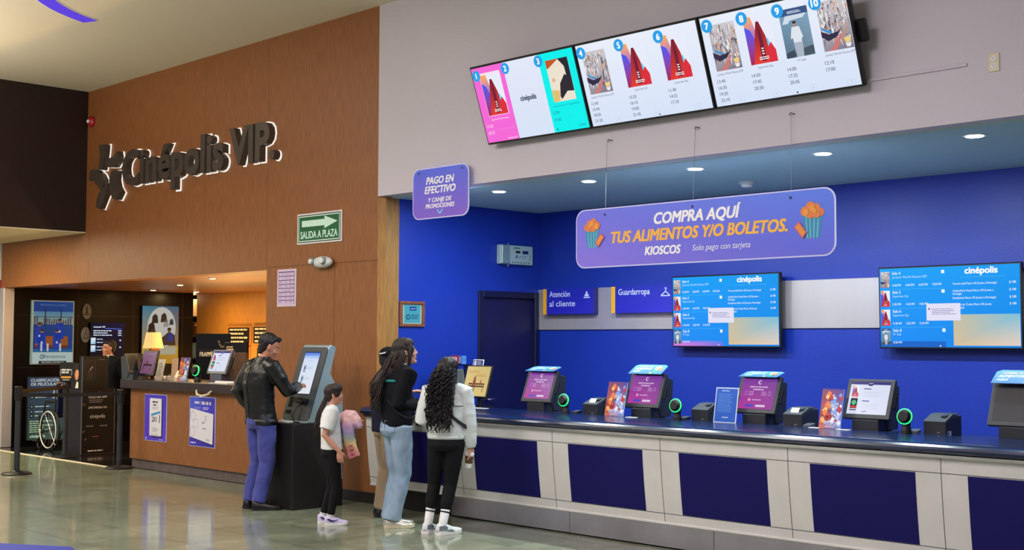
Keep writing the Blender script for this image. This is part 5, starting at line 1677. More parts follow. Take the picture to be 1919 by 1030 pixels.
def ering(c, ax, ay, rx, ry, n=20, p=2.0, ryb=None):
    out = []
    for j in range(n):
        t = 2 * PI * j / n
        cx, sy = math.cos(t), math.sin(t)
        cx = math.copysign(abs(cx) ** (2 / p), cx); sy = math.copysign(abs(sy) ** (2 / p), sy)
        out.append(c + ax * rx * cx + ay * (ry if sy > 0 or ryb is None else ryb) * sy)
    return out


def hand(bm, w, d, nrm, thumb_side, s, curl, spread=.12, thumb_in=.5):
    """palm and five fingers from wrist w along d; nrm points out of the palm's grasping side"""
    d = d.normalized()
    nrm = (nrm - d * nrm.dot(d)).normalized()
    t = d.cross(nrm).normalized() * thumb_side
    L = .088 * s
    rings = []
    for u, hw, th in ((-.12, .026, .019), (.12, .030, .0175), (.45, .039, .0155), (.8, .042, .0135), (1.0, .040, .011)):
        rings.append(ering(w + d * L * u, t, nrm, hw * s, th * s, 14, 2.6))
    loft(bm, rings)
    for k, (off, ln) in enumerate(((.031, .072), (.0105, .080), (-.0105, .075), (-.030, .059))):
        p = w + d * L * .95 + t * off * s
        dd = (d + t * off * spread * 14 * .4).normalized()
        axis = t
        pts = [p - dd * .015 * s, p]
        ang = curl * (1 + .08 * k)
        q = p
        for sg, fr in enumerate((.46, .31, .23)):
            a = ang * (.55, 1.35, 2.1)[sg]
            dr = (dd * math.cos(a) + nrm * math.sin(a)).normalized()
            q = q + dr * ln * s * fr
            pts.append(q)
        tube(bm, pts, [.0088 * s, .0090 * s, .0085 * s, .0078 * s, .0066 * s], 8, True)
    p = w + d * L * .22 + t * .026 * s
    d1 = (d * .62 + t * .72 + nrm * thumb_in * .6).normalized()
    d2 = (d * .85 + t * .25 + nrm * thumb_in).normalized()
    tube(bm, [p - d1 * .012 * s, p + d1 * .034 * s, p + d1 * .034 * s + d2 * .030 * s, p + d1 * .034 * s + d2 * .052 * s], [.0135 * s, .0112 * s, .0098 * s, .0075 * s], 8, True)


def head_prims(bm, c, X, Y, Z, s, nose=1.0, jaw=1.0):
    rot = Matrix((X, Y, Z)).transposed()
    P = lambda x, y, z: c + (X * x + Y * y + Z * z) * s
    E = lambda x, y, z, a, b, d_: ellipsoid(bm, P(x, y, z), (a * s, b * s, d_ * s), rot, 16, 11)
    E(0, -.012, .036, .075, .094, .086)
    rings = []
    for z, hw, fr, bk in ((.050, .066, .082, .05), (.02, .067, .083, .05), (-.015, .066, .081, .045), (-.05, .060 * jaw, .080, .035), (-.08, .050 * jaw, .078, .02), (-.102, .035 * jaw, .074, .0), (-.115, .018, .066, -.02)):
        rings.append([P(0, 0, 0) + (X * hw * math.cos(t) * 1 + Y * (fr if math.sin(t) > 0 else bk) * math.sin(t) + Z * z) * s for t in [2 * PI * j / 18 for j in range(18)]])
    loft(bm, rings)
    tube(bm, [P(0, .078, .022), P(0, .088, .002), P(0, .091 + .006 * nose, -.021)], [.008 * s, .009 * s, .0105 * s], 10, True)
    for sx in (-1, 1):
        E(sx * .010, .084, -.029, .009, .011, .008)
        E(sx * .030, .074, .024, .024, .013, .010)
        E(sx * .031, .068, .004, .015, .014, .012)
        E(sx * .036, .060, -.030, .022, .018, .02)
        er = rot @ Matrix.Rotation(R(18) * sx, 3, 'Z')
        ellipsoid(bm, P(sx * .074, -.006, -.002), (.009 * s, .020 * s, .032 * s), er, 10, 8)
        E(sx * .071, .004, -.022, .007, .008, .011)
    E(0, .080, -.057, .021, .012, .0065)
    E(0, .079, -.069, .018, .012, .0075)
    E(0, .072, -.098, .021, .016, .016)
    E(0, .078, -.043, .016, .012, .014)


def head_colour(p, c, X, Y, Z, s, skin, brow, lip):
    q = (p - c) / s
    x, y, z = q.dot(X), q.dot(Y), q.dot(Z)
    ax = abs(x)
    if y > .055:
        if (ax - .031) ** 2 / .012 ** 2 + (z - .004) ** 2 / .0062 ** 2 < 1:
            return (30, 22, 20) if abs(ax - .031) < .0055 else (226, 220, 214)
        if .012 < ax < .052 and abs(z - .0235 - .004 * math.sin((ax - .012) / .04 * PI)) < .0048:
            return brow
        if ax < .0235 and -.073 < z < -.054 and y > .07:
            return lip
        if ax > .025 and -.045 < z < -.015:
            return tuple(int(a * b) for a, b in zip(skin, (1.0, .94, .92)))
    return skin


class Person:
    def __init__(s, name, label, base, scale, theta, H_sk):
        s.root = thing('person', label, 'person', (base[0], base[1], 0), (0, 0, YAW))
        s.k = scale
        s.R = V3(math.cos(theta), -math.sin(theta), 0)     # the person's right
        s.F = V3(math.sin(theta), math.cos(theta), 0)      # the way the body faces
        s.skin = H_sk

    def pose(s, pelvis, chest, neck, head, hh, hpitch, ankles, wrists, poles, shoulder_w=.175, hip_w=.088, toes=(0, 0), knee_out=(0, 0), lean=None, hroll=0):
        k = s.k
        s.pelvis, s.chest, s.neck, s.head = map(Vector, (pelvis, chest, neck, head))
        s.HF = V3(math.sin(hh) * math.cos(hpitch), math.cos(hh) * math.cos(hpitch), math.sin(hpitch))
        s.HX = V3(math.cos(hh), -math.sin(hh), 0)
        s.HZ = s.HX.cross(s.HF).normalized()
        up_ = (s.neck - s.chest).normalized()
        s.sh = [s.neck - V3(0, 0, .055 * k) + s.R * sg * shoulder_w * k for sg in (-1, 1)]
        s.hip = [s.pelvis + s.R * sg * hip_w * k - V3(0, 0, .03 * k) for sg in (-1, 1)]
        s.wr, s.el, s.an, s.kn = [], [], [], []
        for i in (0, 1):
            e, w_ = ik(s.sh[i], Vector(wrists[i]), .285 * k, .255 * k, Vector(poles[i]))
            s.el.append(e); s.wr.append(w_)
            a = Vector(ankles[i])
            kn, a = ik(s.hip[i], a, (s.hip[i] - a).length * .515, (s.hip[i] - a).length * .495, s.F + s.R * knee_out[i])
            s.kn.append(kn); s.an.append(a)
        s.toe = [V3(math.sin(t), math.cos(t), 0) for t in toes]

    def arm_pts(s, i):
        return [s.sh[i], s.sh[i].lerp(s.el[i], .5), s.el[i], s.el[i].lerp(s.wr[i], .5), s.wr[i]]

    def body(s, hands, brow=(40, 28, 24), lip=(176, 92, 86), nose=1.0, jaw=1.0, voxel=.0058):
        k = s.k
        b = BM()
        tr = []
        for c, rx, ry in ((s.pelvis - V3(0, 0, .06 * k), .13, .09), (s.pelvis + V3(0, 0, .05 * k), .145, .10), (s.pelvis.lerp(s.chest, .5), .125, .088), (s.chest, .15, .1), (s.chest.lerp(s.neck, .6), .14, .085), (s.neck - V3(0, 0, .02 * k), .075, .06)):
            tr.append(ering(c, s.R, s.F, rx * k, ry * k, 20, 2.3))
        loft(b, tr)
        tube(b, [s.neck - V3(0, 0, .04 * k), s.neck.lerp(s.head, .4), s.head - s.HF * .02 * k - s.HZ * .02 * k], [.06 * k, .05 * k, .052 * k], 14)
        for i in (0, 1):
            tube(b, s.arm_pts(i), [.052 * k, .046 * k, .038 * k, .035 * k, .025 * k], 12, True)
            tube(b, [s.hip[i], s.hip[i].lerp(s.kn[i], .5), s.kn[i], s.kn[i].lerp(s.an[i], .4), s.an[i]], [.085 * k, .07 * k, .052 * k, .05 * k, .036 * k], 12, True)
            tube(b, [s.an[i], s.an[i] - V3(0, 0, .03 * k) + s.toe[i] * .05 * k, s.an[i] - V3(0, 0, .05 * k) + s.toe[i] * .12 * k], [.036 * k, .034 * k, .025 * k], 10, True)
        for i, hd in enumerate(hands):
            if hd:
                d, n, curl, thumb_in = hd
                hand(b, s.wr[i], Vector(d), Vector(n), (1 if i else -1) * hd_sign(s, i, Vector(d), Vector(n)), k, curl, thumb_in=thumb_in)
        head_prims(b, s.head, s.HX, s.HF, s.HZ, k, nose, jaw)
        me = remesh(b, voxel * (.9 if k < .8 else 1), 2, .4)
        at = me.color_attributes.new('Col', 'FLOAT_COLOR', 'POINT')
        buf = []
        for v in me.vertices:
            c = s.skin
            if (v.co - s.head).length < .16 * k:
                c = head_colour(v.co, s.head, s.HX, s.HF, s.HZ, k, s.skin, brow, lip)
            buf += [*lin(c), 1.0]
        at.data.foreach_set('color', buf)
        return link('body', shade(me), 'skin', s.root)

    def torso_rings(s, b, prof):
        """prof: (height fraction from pelvis 0 to neck 1, half width, half depth front, half depth back, sideways shift)"""
        rings = []
        for u, rx, ry, rb in prof:
            if u <= .55:
                c = s.pelvis.lerp(s.chest, u / .55)
            else:
                c = s.chest.lerp(s.neck, (u - .55) / .45)
            rings.append(ering(c, s.R, s.F, rx * s.k, ry * s.k, 24, 2.35, rb * s.k))
        loft(b, rings)

    def top(s, name, m, prof, sleeve, wr=(.004, 9), voxel=.008, cuff=1.0, sleeve_end=1.0, seed=1, extra=None, stretch=(1, 1, 1)):
        b = BM()
        k = s.k
        s.torso_rings(b, prof)
        for i in (0, 1):
            p = s.arm_pts(i)
            if sleeve_end < 1.0:
                n = {.5: 2, .75: 3}.get(sleeve_end, 2)
                p = [s.sh[i], s.sh[i].lerp(s.el[i], .45), s.sh[i].lerp(s.el[i], sleeve_end * 1.5)]
            rr = [sleeve[min(j, len(sleeve) - 1)] * k for j in range(len(p))]
            inner = s.sh[i].lerp(s.neck - V3(0, 0, .05 * k), .4)
            tube(b, [inner] + p, [rr[0] * 1.02] + rr, 14, False)
            if cuff > 1 and sleeve_end == 1.0:
                d = (s.wr[i] - s.el[i]).normalized()
                tube(b, [s.wr[i] - d * .05 * k, s.wr[i] - d * .005 * k], [sleeve[-1] * cuff * k, sleeve[-1] * cuff * .96 * k], 14)
        if extra:
            extra(b)
        me = remesh(b, voxel, 4, .5)
        wrinkle(me, wr[0], wr[1], stretch, seed)
        return link(name, shade(me), m, s.root)

    def legs(s, name, m, rads, waist, wr=(.004, 8), voxel=.008, seed=2, end=.97, seat=(.118, .135)):
        """rads: radius at hip, mid thigh, knee, mid calf, hem"""
        b = BM(); k = s.k
        z0 = s.pelvis
        rings = [ering(z0 + V3(0, 0, waist * k), s.R, s.F, .150 * k, .098 * k, 24, 2.3, .102 * k), ering(z0 + V3(0, 0, .03 * k), s.R, s.F, .165 * k, .105 * k, 24, 2.3, .125 * k),
                 ering(z0 - V3(0, 0, .06 * k), s.R, s.F, .168 * k, .10 * k, 24, 2.3, seat[1] * k), ering(z0 - V3(0, 0, .11 * k), s.R, s.F, .14 * k, .08 * k, 24, 2.2, seat[0] * k)]
        loft(b, rings)
        for i in (0, 1):
            hem = s.kn[i].lerp(s.an[i], end)
            tube(b, [s.hip[i] + V3(0, 0, .02 * k), s.hip[i].lerp(s.kn[i], .45), s.kn[i], s.kn[i].lerp(s.an[i], .45), hem], [r * k for r in rads], 16)
        me = remesh(b, voxel, 4, .5)
        wrinkle(me, wr[0], wr[1], (1, 1, .7), seed)
        return link(name, shade(me), m, s.root)

    def shoe(s, i, L, W_, upper, sole, sole_h=.028, height=.085, accent=None, accent_m=None, sock=None):
        k = s.k
        d = s.toe[i]; r = V3(d.y, -d.x, 0)
        a = Vector((s.an[i].x, s.an[i].y, 0))
        heel = a - d * .062 * k
        hw = W_ / 2
        outline = [(0, .62), (.04, .86), (.15, .98), (.3, .92), (.5, .9), (.68, 1.04), (.82, 1.0), (.93, .76), (.985, .4)]
        P = lambda u, w_, z: heel + d * L * k * u + r * hw * k * w_ + V3(0, 0, z * k)
        ol = [(u, w_) for u, w_ in outline] + [(u, -w_) for u, w_ in outline[::-1]]
        b = BM()
        lift = lambda u: .012 * max(0, (u - .7) / .3) ** 2
        A = [b.verts.new(P(u, w_ * .97, .001 + lift(u))) for u, w_ in ol]
        B_ = [b.verts.new(P(u, w_ * 1.03, sole_h + lift(u))) for u, w_ in ol]
        b.faces.new(A[::-1]); b.faces.new(B_)
        for j in range(len(ol)):
            b.faces.new((A[j], A[(j + 1) % len(ol)], B_[(j + 1) % len(ol)], B_[j]))
        so = obj('sole', b, sole, None)
        b = BM()
        prof = [(-.005, .5, .075), (.06, .8, .088), (.2, .92, .094), (.34, .9, .085), (.48, .88, .066), (.62, .95, .052), (.76, .98, .044), (.88, .86, .036), (.965, .56, .024)]
        rings = []
        for u, w_, h in prof:
            h = h * height / .085
            ring = []
            for j in range(16):
                t = PI * j / 15
                ring.append(P(u, w_ * math.cos(t) * (1 if math.sin(t) < .75 else .92), sole_h * .8 + lift(u) + (h - sole_h * .4) * math.sin(t) ** .8))
            rings.append(ring)
        loft(b, rings)
        sh = obj('shoe', b, upper, s.root, smooth=True)
        so.parent = sh
        if accent:
            b = BM()
            for sg in (-1, 1):
                pts = [P(u, sg * w_, z) for u, w_, z in accent]
                nn = r * sg * .004 * k
                A = [b.verts.new(p) for p in pts]; B2 = [b.verts.new(p + nn) for p in pts]
                b.faces.new(A); b.faces.new(B2[::-1])
                for j in range(len(pts)):
                    b.faces.new((A[j], B2[j], B2[(j + 1) % len(pts)], A[(j + 1) % len(pts)]))
            obj('shoe_panel', b, accent_m, sh)
        b = BM()
        for q in range(4):
            u = .40 + .065 * q
            h = (.085 - .012 * q) * height / .085
            tube(b, [P(u, -.45, h * .86), P(u + .01, 0, h + .004), P(u, .45, h * .86)], .0035 * k, 6)
        obj('lace', b, M['paper'] if upper != 'black_leather' else M['black'], sh)
        if sock:
            b = BM()
            an = s.an[i]
            tube(b, [V3(an.x, an.y, .05 * k), V3(an.x, an.y, an.z), an.lerp(s.kn[i], sock[1])], [.040 * k, .040 * k, .046 * k], 14)
            sk = obj('sock', b, sock[0], s.root, smooth=True)
            b = BM(); q = an.lerp(s.kn[i], sock[1] * .72); q2 = an.lerp(s.kn[i], sock[1] * .80)
            tube(b, [q, q2], [.0468 * k, .0470 * k], 14); obj('sock_stripe', b, 'black', sk)
        return sh


def hd_sign(s, i, d, n):
    """makes the thumb side fall towards the body's front or top: computed from the palm normal"""
    d = d.normalized(); n = (n - d * n.dot(d)).normalized()
    t = d.cross(n)
    # a right hand with the palm facing left and fingers down has its thumb to the front
    return (1 if i else -1) * (1 if i else -1)


def strand_hair(b, root, tip, r0, r1, wav, turns, n=14, seed=0, sag=None):
    rnd = random.Random(seed)
    ph = rnd.uniform(0, 6.28)
    a, c = frame_at(tip - root)
    pts, rr = [], []
    for k in range(n + 1):
        u = k / n
        p = root.lerp(tip, u)
        if sag:
            p = p + sag * 4 * u * (1 - u)
        w_ = wav * min(1, u * 3)
        p = p + a * w_ * math.cos(ph + turns * 6.28 * u) + c * w_ * math.sin(ph + turns * 6.28 * u)
        pts.append(p); rr.append(r0 + (r1 - r0) * u)
    tube(b, pts, rr, 5)


def hair_cap(s, back=.022, upz=.014, rx=.083, ry=.098, rz=.092, nape=True, napez=-.05, front=None):
    b = BM(); k = s.k
    rot = Matrix((s.HX, s.HF, s.HZ)).transposed()
    P = lambda x, y, z: s.head + (s.HX * x + s.HF * y + s.HZ * z) * k
    ellipsoid(b, P(0, -.012 - back, .036 + upz), (rx * k, ry * k, rz * k), rot, 20, 13)
    if nape:
        ellipsoid(b, P(0, -.055, .0), (.070 * k, .055 * k, .075 * k), rot, 16, 11)
        ellipsoid(b, P(0, -.06, napez), (.055 * k, .035 * k, .04 * k), rot, 14, 9)
    if front:
        front(b, P, rot)
    return b, P, rot


M['leather'] = mat('black_leather', (10, 10, 13), 0.38, bump=0.12, bscale=45, var=0.2, vscale=5)
M['black_leather'] = mat('black_shoe_leather', (16, 15, 16), 0.35, bump=0.1, bscale=60, var=0.1)
M['blue_trouser'] = mat('blue_cotton_trouser', (60, 66, 142), 0.85, bump=0.1, bscale=50, var=0.1, vscale=10, sheen=0.1)
M['denim'] = mat('pale_washed_denim', (158, 180, 200), 0.85, bump=0.08, bscale=120, rgb2=(126, 150, 178), vscale=6, vstretch=(1, 1, .5))
M['legging'] = mat('black_legging_knit', (9, 9, 14), 0.8, bump=0.05, bscale=120, var=0.1, spec=0.25)
M['white_cotton'] = mat('white_cotton', (222, 224, 224), 0.85, bump=0.2, bscale=60, var=0.03)
M['white_nylon'] = mat('white_windbreaker', (206, 212, 212), 0.5, bump=0.12, bscale=16, bstretch=(1, 1, .5), var=0.03)
M['navy_knit'] = mat('black_navy_sweatshirt', (6, 8, 17), 0.9, bump=0.15, bscale=120, var=0.12, vscale=10, spec=0.25)
M['navy_jacket'] = mat('dark_navy_jacket', (12, 14, 42), 0.7, spec=0.3, bump=0.2, bscale=40, var=0.12)
M['beige_trouser'] = mat('beige_cotton_trouser', (156, 136, 112), 0.85, bump=0.25, bscale=50, var=0.08)
M['black_hair'] = mat('black_hair', (18, 14, 15), 0.42, bump=0.5, bscale=60, bstretch=(3, 3, .4), var=0.25, vscale=20)
M['brown_hair'] = mat('dark_brown_hair', (36, 23, 21), 0.5, bump=0.5, bscale=60, bstretch=(3, 3, .4), var=0.3, vscale=18)
M['dark_curl'] = mat('black_curly_hair', (15, 10, 12), 0.5, var=0.35, vscale=25)
M['lilac_shoe'] = mat('lilac_mesh_shoe', (196, 186, 222), 0.7, bump=0.2, bscale=200, var=0.06)
M['white_sole'] = mat('white_foam_sole', (226, 224, 226), 0.5, var=0.03)
M['cream_sole'] = mat('cream_rubber_sole', (206, 196, 170), 0.5, var=0.05)
M['metallic_shoe'] = mat('silver_gold_shoe', (206, 202, 190), 0.25, 0.6, bump=0.1, bscale=60, var=0.1)
M['white_shoe'] = mat('white_leather_shoe', (216, 220, 220), 0.45, var=0.03, bump=0.05)
M['grey_suede'] = mat('grey_suede_panel', (104, 116, 128), 0.85, var=0.08)
M['teal_print'] = mat('teal_print', (14, 116, 116), 0.6, var=0.05)
M['black_strap'] = mat('black_webbing', (20, 20, 22), 0.7, bump=0.1, bscale=200, var=0.08)

TEE = [(-.02, .165, .105, .115), (.12, .160, .100, .112), (.30, .152, .098, .105), (.55, .172, .115, .112), (.78, .180, .105, .108), (.92, .150, .082, .085), (1.0, .085, .062, .066)]

# ---------------------------------------------------------------- man at the kiosk
p = Person('person', 'man in a black leather jacket and blue trousers touching the kiosk screen', (-10.58, 6.942), 1.0, R(48), (186, 128, 104))
p.pose((.02, .0, .885), (-.015, .0, 1.20), (.02, .01, 1.43), (.085, .03, 1.555), R(74), R(-18), [(-.095, .05, .075), (.025, -.10, .075)],
       [(-.10, .20, .93), (.345, .185, 1.175)], [(-1, -.35, 0), (.25, -.6, -.9)], toes=(R(25), R(80)), shoulder_w=.185)
p.body([((.3, .5, -.9), (.3, -.6, 0), .35, .4), ((.72, .62, .10), (-.3, .2, -1), .30, .3)], nose=1.1)
JK = [(-.13, .185, .122, .135), (-.11, .188, .124, .137), (.06, .18, .118, .130), (.30, .178, .115, .125), (.55, .20, .128, .130), (.78, .205, .12, .125), (.92, .165, .095, .098), (1.02, .082, .068, .072), (1.07, .076, .064, .066)]
jk = p.top('leather_jacket', 'leather', JK, [.082, .074, .066, .060, .048, .044], (.0055, 11), cuff=1.04, seed=3)
bm = BM()
c = p.pelvis.lerp(p.chest, -.2)
rr = ering(c, p.R, p.F, .189, .125, 32, 2.35, .138); r2 = ering(c + V3(0, 0, .045), p.R, p.F, .189, .125, 32, 2.35, .137)
loft(bm, [rr, r2]); obj('hem_band', bm, 'black_leather', jk, smooth=True)
bm = BM()
sp = [p.pelvis.lerp(p.chest, u) - p.F * (.132 * 1.0) for u in (-.1, .2, .5, .8)] + [p.chest.lerp(p.neck, u) - p.F * w_ for u, w_ in ((0, .134), (.4, .132), (.75, .112))]
tube(bm, sp, .004, 6); obj('back_seam', bm, 'black_leather', jk, smooth=True)
bm = BM()
for q in range(5):
    u = .18 + .09 * q
    cpt = p.sh[1].lerp(p.el[1], u)
    a_, b_ = frame_at(p.el[1] - p.sh[1])
    tube(bm, [cpt + (a_ * math.cos(t) + b_ * math.sin(t)) * .076 for t in [R(20 * j + 120) for j in range(11)]], .0055, 6)
obj('sleeve_quilting', bm, 'leather', jk, smooth=True)
p.legs('trousers', 'blue_trouser', (.102, .092, .078, .074, .070), .06, (.009, 12), seed=5, end=1.0)
for i in (0, 1):
    p.shoe(i, .285, .10, 'black_leather', 'base_black')


def man_front(b, P, rot):
    ellipsoid(b, P(.0, .045, .095), (.062, .045, .03), rot, 14, 9)
    ellipsoid(b, P(.01, .062, .106), (.042, .028, .02), rot, 12, 8)


b, P, rot = hair_cap(p, .018, .016, .082, .098, .092, True, -.045, man_front)
me = remesh(b, .0065, 3, .5); wrinkle(me, .004, 45, seed=2)
link('hair', shade(me), 'black_hair', p.root)

# ---------------------------------------------------------------- girl
p = Person('person', 'girl with a ponytail in a white tee and black leggings, holding a pastel jacket', (-9.25, 6.837), .755, R(78), (196, 140, 116))
p.pose((.0, .0, .665), (-.02, .0, .905), (-.012, .0, 1.04), (.012, .0, 1.142), R(84), R(6), [(-.085, .07, .065), (-.005, -.055, .065)],
       [(.165, .10, .865), (.085, -.155, .655)], [(-.4, .6, -.6), (-1, -.2, -.1)], toes=(R(84), R(84)), shoulder_w=.165)
p.body([((.9, .3, .1), (.1, .2, .9), .7, .4), ((.12, .0, -1), (-.1, .9, .1), .55, .5)], brow=(50, 34, 28), jaw=.94)
TS = [(.0, .175, .125, .135), (.10, .172, .122, .13), (.30, .165, .115, .122), (.55, .175, .115, .12), (.78, .178, .105, .11), (.92, .15, .085, .088), (1.0, .088, .066, .07)]
tee = p.top('tee_shirt', 'white_cotton', TS, [.082, .086, .09], (.004, 14), voxel=.007, sleeve_end=.5, seed=6)
bm = BM(); loft(bm, [ering(p.neck - V3(0, 0, .012), p.R, p.F, .064, .054, 24), ering(p.neck + V3(0, 0, .006), p.R, p.F, .056, .048, 24)]); obj('collar', bm, 'white_cotton', tee, smooth=True)
p.legs('leggings', 'legging', (.095, .078, .058, .054, .045), .08, (.0025, 14), voxel=.007, seed=8, end=.90)
for i in (0, 1):
    sh = p.shoe(i, .275, .104, 'lilac_shoe', 'white_sole', .034, .095, sock=('white_cotton', .10))
    bm = BM()
    d = p.toe[i]; r = V3(d.y, -d.x, 0)
    a0 = V3(p.an[i].x, p.an[i].y, 0) - d * .03 + r * .041
    prism(bm, [(.0, .058), (.05, .034), (.13, .062), (.055, .046), (.02, .062)], 0, .004, 'y')
    bm.transform(Matrix.Translation(a0) @ Matrix((d, r, V3(0, 0, 1))).transposed().to_4x4())
    obj('swoosh_mark', bm, 'navy_panel', sh)
def girl_front(b, P, rot):
    ellipsoid(b, P(0, .02, .072), (.074, .064, .052), rot, 16, 10)
    for sx in (-1, 1):
        ellipsoid(b, P(sx * .055, .02, .035), (.024, .045, .05), rot, 12, 8)


b, P, rot = hair_cap(p, .010, .010, .083, .098, .088, True, -.04, girl_front)
k = p.k
tie = P(0, -.115, -.055)
for q in range(46):
    rnd = random.Random(q)
    rootp = tie + V3(rnd.uniform(-.016, .016), rnd.uniform(-.016, .016), rnd.uniform(-.012, .012))
    tip = tie + V3(-.075 + rnd.uniform(-.03, .028), .0 + rnd.uniform(-.03, .03), -.275 + rnd.uniform(-.05, .05))
    strand_hair(b, rootp, tip, .0085, .0035, .005, .8, 10, q, V3(-.012, 0, 0))
tube(b, [P(0, -.07, 0), P(0, -.098, -.035), tie, tie + V3(-.02, 0, -.06), tie + V3(-.05, 0, -.15), tie + V3(-.07, 0, -.23)], [.035, .026, .017, .026, .026, .012], 12, True)
hr = obj('hair', b, 'brown_hair', p.root, smooth=True)
bm = BM(); tube(bm, [tie + V3(.014 * math.cos(t), .014 * math.sin(t) * 1.0, .006 * math.cos(t)) * 1.25 for t in [2 * PI * j / 16 for j in range(17)]], .006, 8); obj('hair_tie', bm, 'black', hr, smooth=True)
girl = p
bx = Vector((girl.root.location.x, girl.root.location.y, 0))
LOC = Matrix.Translation(bx) @ Matrix.Rotation(YAW, 4, 'Z')

# pastel jacket over her far arm
m = bpy.data.materials.new('pastel_rainbow_knit'); m.use_nodes = True
nt = m.node_tree; bs = nt.nodes['Principled BSDF']; bs.inputs['Roughness'].default_value = .9
tc = nt.nodes.new('ShaderNodeTexCoord'); sx = nt.nodes.new('ShaderNodeSeparateXYZ'); cr = nt.nodes.new('ShaderNodeValToRGB'); mr = nt.nodes.new('ShaderNodeMapRange')
mr.inputs['From Min'].default_value = .61; mr.inputs['From Max'].default_value = 1.02
nz = nt.nodes.new('ShaderNodeTexNoise'); nz.inputs['Scale'].default_value = 14; ad = nt.nodes.new('ShaderNodeMath'); ad.operation = 'MULTIPLY_ADD'; ad.inputs[1].default_value = .06
nt.links.new(tc.outputs['Object'], sx.inputs[0]); nt.links.new(tc.outputs['Object'], nz.inputs['Vector']); nt.links.new(nz.outputs['Fac'], ad.inputs[0]); nt.links.new(sx.outputs['Z'], ad.inputs[2]); nt.links.new(ad.outputs[0], mr.inputs[0]); nt.links.new(mr.outputs[0], cr.inputs[0]); nt.links.new(cr.outputs[0], bs.inputs['Base Color'])
stops = [(.0, (222, 130, 156)), (.16, (228, 150, 140)), (.30, (226, 196, 130)), (.44, (166, 184, 176)), (.56, (170, 160, 200)), (.70, (206, 166, 202)), (.86, (228, 184, 180)), (1.0, (226, 180, 186))]
while len(cr.color_ramp.elements) < len(stops):
    cr.color_ramp.elements.new(.5)
for e, (ps, c_) in zip(cr.color_ramp.elements, stops):
    e.position = ps; e.color = (*lin(c_), 1)
M['pastel'] = m
b = BM()
w0 = girl.wr[0]; e0 = girl.el[0]
yy = w0.y


def slab(pts, hw, th):
    rings = []
    for i, q_ in enumerate(pts):
        t_ = (Vector(pts[min(i + 1, len(pts) - 1)]) - Vector(pts[max(i - 1, 0)])).normalized()
        ax = t_.cross(V3(0, 1, 0)).normalized()
        rings.append(ering(Vector(q_), ax, V3(0, 1, 0), hw[i], th[i], 18, 2.6))
    loft(b, rings)


slab([(.115, yy - .03, .955), (.125, yy - .05, .88), (.140, yy - .055, .78), (.160, yy - .05, .68), (.190, yy - .045, .585)], [.035, .055, .056, .052, .058], [.03, .04, .036, .03, .026])
slab([(.085, yy + .05, .93), (.09, yy + .06, .84), (.10, yy + .06, .74)], [.04, .05, .045], [.035, .035, .03])
tube(b, [(.06, yy - .01, .93), (.12, yy - .02, .965), (.175, yy - .03, .955), (.215, yy - .04, .915), (.235, yy - .05, .865)], [.04, .048, .046, .042, .03], 14, True)
tube(b, [w0 + V3(-.05, 0, .0), w0 + V3(.02, 0, .01)], [.05, .05], 14, True)
me = remesh(b, .0075, 4, .5); wrinkle(me, .007, 16, seed=4)
t = thing('pastel_jacket', 'folded pastel rainbow jacket hanging over the girl\'s arm', 'jacket', bx, (0, 0, YAW))
link('jacket_body', shade(me), 'pastel', t)
bm = BM()
for q in range(3):
    z = .70 - q * .036
    x = .145 + q * .009
    tube(bm, [(x, yy - .084, z), (x + .034, yy - .082, z - .022)], .003, 5); tube(bm, [(x, yy - .084, z - .022), (x + .034, yy - .082, z)], .003, 5)
obj('cross_stitching', bm, mat('rose_stitching', (176, 60, 100), .7, var=.05), t)
wr = girl.wr[1]
bm = BM(); tube(bm, [wr + V3(.018, .012, -.05), wr + V3(.02, .012, -.14), wr + V3(.024, .012, -.235)], .0045, 8, True)
tag(obj('drinking_straw', bm, 'wire', None, bx, (0, 0, YAW), True), 'thin grey stick held low in the girl\'s hand', 'stick')

# ---------------------------------------------------------------- woman in jeans
p = Person('person', 'woman with long brown hair in a black sweatshirt and pale wide jeans', (-8.741, 7.145), .965, R(56), (206, 158, 136))
p.pose((.012, .0, .90), (-.005, .0, 1.19), (.035, .0, 1.395), (.082, .015, 1.525), R(80), R(9), [(-.05, .10, .075), (-.025, -.05, .075)],
       [(.17, .24, 1.06), (.175, .02, 1.055)], [(-.6, .6, -.7), (-.7, -.8, -.5)], toes=(R(78), R(86)), shoulder_w=.17)
p.body([((.8, .2, .1), (.2, -.3, .8), .6, .4), ((.95, .15, .15), (-.2, .5, .8), .75, .5)], nose=1.5, brow=(46, 32, 28))
SW = [(-.05, .168, .115, .132), (.0, .176, .122, .138), (.10, .178, .122, .134), (.30, .175, .12, .125), (.55, .19, .128, .126), (.78, .19, .118, .12), (.92, .16, .092, .095), (1.02, .082, .066, .07)]
sw_ = p.top('sweatshirt', 'navy_knit', SW, [.078, .074, .07, .064, .05, .046], (.006, 9), cuff=1.0, seed=9)
bm = BM(); loft(bm, [ering(p.neck + V3(0, 0, .0), p.HX, p.HF, .068, .062, 24), ering(p.neck + V3(.004, 0, .028), p.HX, p.HF, .058, .054, 24)]); obj('collar', bm, 'white_cotton', sw_, smooth=True)
bm = BM()
cc = p.chest.lerp(p.neck, .42)
rr_ = ering(cc, p.R, p.F, .191 * p.k, .122 * p.k, 48, 2.35, .1255 * p.k)
pts = [rr_[j] for j in range(33, 43)]
pts = [cc + (q_ - cc) * 1.018 for q_ in pts]
tube(bm, pts, [.002] + [.005] * 8 + [.002], 8, False, 2.4); obj('teal_mark', bm, 'teal_print', sw_, smooth=True)
jn = p.legs('jeans', 'denim', (.104, .094, .082, .080, .086), .085, (.009, 11), seed=11, end=1.02, seat=(.122, .148))
bm = BM()
